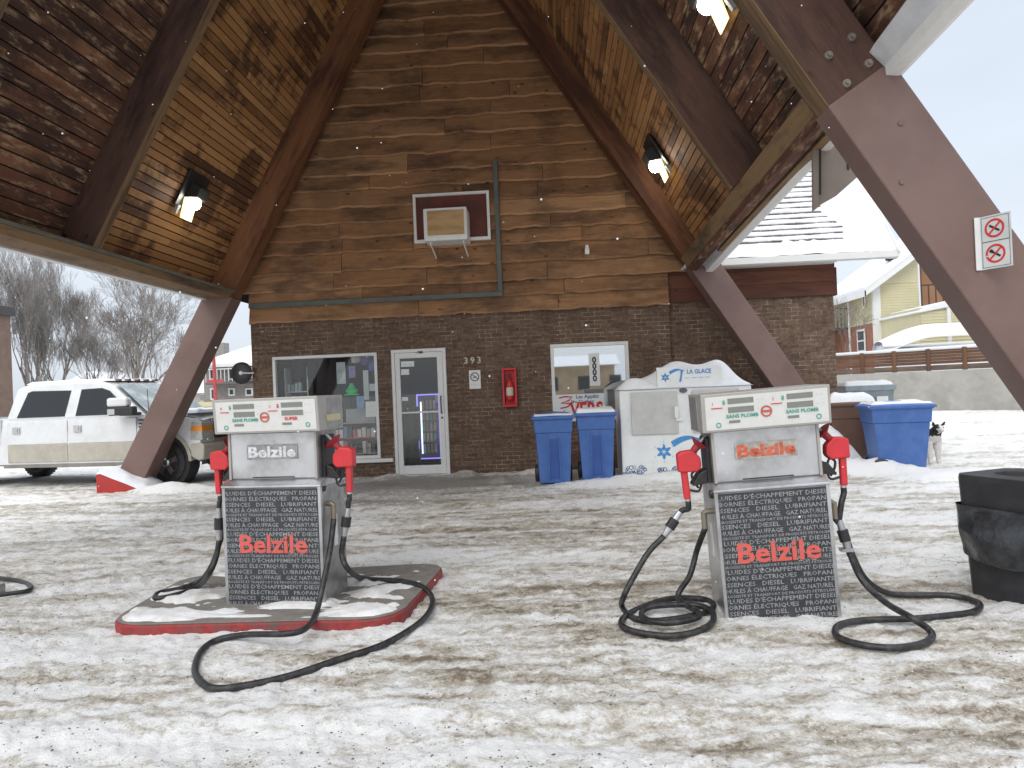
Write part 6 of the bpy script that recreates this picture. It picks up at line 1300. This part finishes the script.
# red pole, barrier
p = at(216, 402, 30); q = at(213, 343, 30); mb = MB(); mb.cyl((p.x, 30, 0), (q.x, 30, q.z), .09, .07, 10); mb.box(p.x-.35, p.x+.35, 29.95, 30.05, at(216, 383, 30).z, at(216, 380, 30).z+.02); simple('red_pole', mb, mat('faded_red_paint', (.4, .07, .07), .6), 'tall faded red pole between the canopy leg and the store corner', 'pole')
p = at(210, 405, 22); T = thing('barrier', 'small pale yellow barrier behind the truck hood', 'barrier', (p.x, 22, 0)); mb = MB(); 
for dx in (-.25, .3): mb.box(dx-.04, dx+.04, -.04, .04, -.05, p.z+.15)
mb.build('posts', YEL, T); mb = MB(); mb.box(-.4, .45, -.08, -.04, p.z-.05, p.z+.1); mb.build('board', YEL, T)

# trees
BARK = mat('bark', (.25, .225, .205), .9, var=.25, vs=8); BARK2 = mat('pale_bark', (.31, .285, .265), .9, var=.25, vs=8)
def tree(x, y, h, seed, label, spread=.55, trunk=.2, levels=6, M=BARK, base=.22, up=.25, fork=3, twig=1.0):
    rnd = random.Random(seed); mbt = MB(); mbc = MB()
    def grow(mbx, p, d, L, r, lv):
        n = 4 if lv > 1 else 3; pts = [p]; rs = [r]; q = p; dd = d.copy()
        for k in range(n):
            dd = (dd+Vector((rnd.uniform(-1, 1), rnd.uniform(-1, 1), rnd.uniform(-.5, 1)*.6))*(.13 if lv > 2 else .2)+Vector((0, 0, up*.12))).normalized(); q = q+dd*(L/n); pts.append(q); rs.append(max(.0055, r*(1-.45*(k+1)/n)))
        mbx.tube(pts, rs, 6 if lv >= levels-1 else 3)
        if lv <= 0: return
        nc = fork+1+(lv == levels) if lv > 5 else (fork if lv > 2 else 3+(lv < 2))
        for c in range(nc):
            t = rnd.uniform(.25 if lv > 5 else .45, 1) if c else 1.0
            i = min(n, max(1, int(round(t*n)))); a = rnd.uniform(0, 2*PI); s = spread*rnd.uniform(.55, 1.25); o = dd.orthogonal().normalized(); o2 = dd.cross(o)
            nd = (dd*math.cos(s)+(o*math.cos(a)+o2*math.sin(a))*math.sin(s)); grow(mbc, pts[i], nd.normalized(), L*rnd.uniform(.62, .85), rs[i]*rnd.uniform(.55, .75), lv-1)
    T = thing('bare_tree', label, 'tree', (x, y, -.1), group='bare trees behind the truck')
    grow(mbt, Vector((0, 0, 0)), Vector((rnd.uniform(-.05, .05), 0, 1)), h*base, trunk, levels)
    mbt.build('trunk', M, T, smooth=True, recalc=False); mbc.build('crown', M, T, smooth=True, recalc=False); return T
def tx(px, Y): return at(px, 395, Y).x
tree(tx(131, 36), 36, 11.5, 11, 'wide spreading bare tree right behind the truck windshield', .55, .26, 7, base=.24, up=.4)
tree(tx(28, 40), 40, 13.5, 5, 'tall bare tree with upright twigs, leftmost behind the truck', .4, .24, 7, base=.27, up=1.6, M=BARK2)
tree(tx(62, 42), 42, 10.5, 21, 'dense bare tree with upright twigs behind the rear truck window', .42, .2, 7, base=.26, up=1.2, M=BARK2)
tree(tx(92, 44), 44, 9.0, 33, 'dense low bare tree above the front truck window', .48, .2, 7, base=.25, up=.8, M=BARK2)
tree(tx(-5, 38), 38, 12.5, 47, 'bare tree cut by the left edge of the photo', .42, .22, 7, base=.27, up=1.5, M=BARK2)
tree(tx(170, 60), 60, 9.0, 51, 'small far bare tree between the spreading tree and the canopy leg', .5, .18, 5, base=.26, up=.8, M=BARK2)
T = tree(at(850, 350, 35).x, 35, 6.6, 61, 'thin bare shrub beside the corner of the brick wing', .6, .06, 5, base=.3, up=.4); T['category'] = 'shrub'; del T['group']; T.name = 'bare_shrub'

# ------------------------------------------------------------------ falling snow
random.seed(9); mb = MB()
for k in range(150):
    Y = random.uniform(1.6, 11); px = random.uniform(0, 1024); py = random.uniform(0, 640); p = at(px, py, Y); r = random.uniform(.0022, .0042)*(.6+Y*.14)
    if p.z < .05: continue
    mb.lathe([(0, -r), (r*.8, -r*.5), (r, 0), (r*.8, r*.5), (0, r)], p, 'z', 6)
o = mb.build('falling_snowflakes', SNOW, smooth=True); tag(o, 'scattered white snowflakes drifting in the air', 'snowflakes', kind='stuff')

# ------------------------------------------------------------------ loose crumbs of snow and grit on the forecourt
def crumbs(name, label, n, M, smin, smax, seed, power=2.2):
    rg = np.random.RandomState(seed); Y = 1.9+9.5*rg.rand(n)**1.35; X = (rg.rand(n)*2-1)*.95*Y-.05*Y
    cl = fbm(X*1.1, Y*3.5, 4, seed+5); keep = cl > .42+.12*rg.rand(n); X, Y = X[keep], Y[keep]; n = len(X); Z = ground_h(X, Y)
    sz = smin+(smax-smin)*rg.rand(n)**power
    base = np.array([(1, 0, 0), (0, 1, 0), (-1, 0, 0), (0, -1, 0), (0, 0, .5), (0, 0, -.5)]); fc = np.array([(0, 1, 4), (1, 2, 4), (2, 3, 4), (3, 0, 4), (1, 0, 5), (2, 1, 5), (3, 2, 5), (0, 3, 5)])
    V = base[None]*sz[:, None, None]*(1+.7*(rg.rand(n, 6, 1)-.5)); a = rg.rand(n)*6.28; c, s_ = np.cos(a), np.sin(a)
    V = np.stack([V[..., 0]*c[:, None]-V[..., 1]*s_[:, None], V[..., 0]*s_[:, None]+V[..., 1]*c[:, None], V[..., 2]], -1)+np.stack([X, Y, Z], -1)[:, None]
    ins = (X > -3.3) & (X < -.8) & (Y > 4.4) & (Y < 6.1); V = V[~ins]; n = len(V)
    Fc = (fc[None]+6*np.arange(n)[:, None, None]).reshape(-1, 3)
    me = bpy.data.meshes.new(name); me.from_pydata(V.reshape(-1, 3).tolist(), [], Fc.tolist()); me.materials.append(M)
    o = bpy.data.objects.new(name, me); COL.objects.link(o); tag(o, label, 'ground litter', kind='stuff'); return o
crumbs('snow_crumbs', 'loose crumbs of snow scattered over the packed forecourt', 24000, mat('crumb_snow', (.6, .595, .58), .8, var=.15, vs=2), .0015, .0085, 3, 2.6)
crumbs('grit', 'dark sand and grit spread over the packed snow', 26000, mat('grit_brown', (.13, .105, .08), .8, var=.4, vs=3), .002, .008, 8)
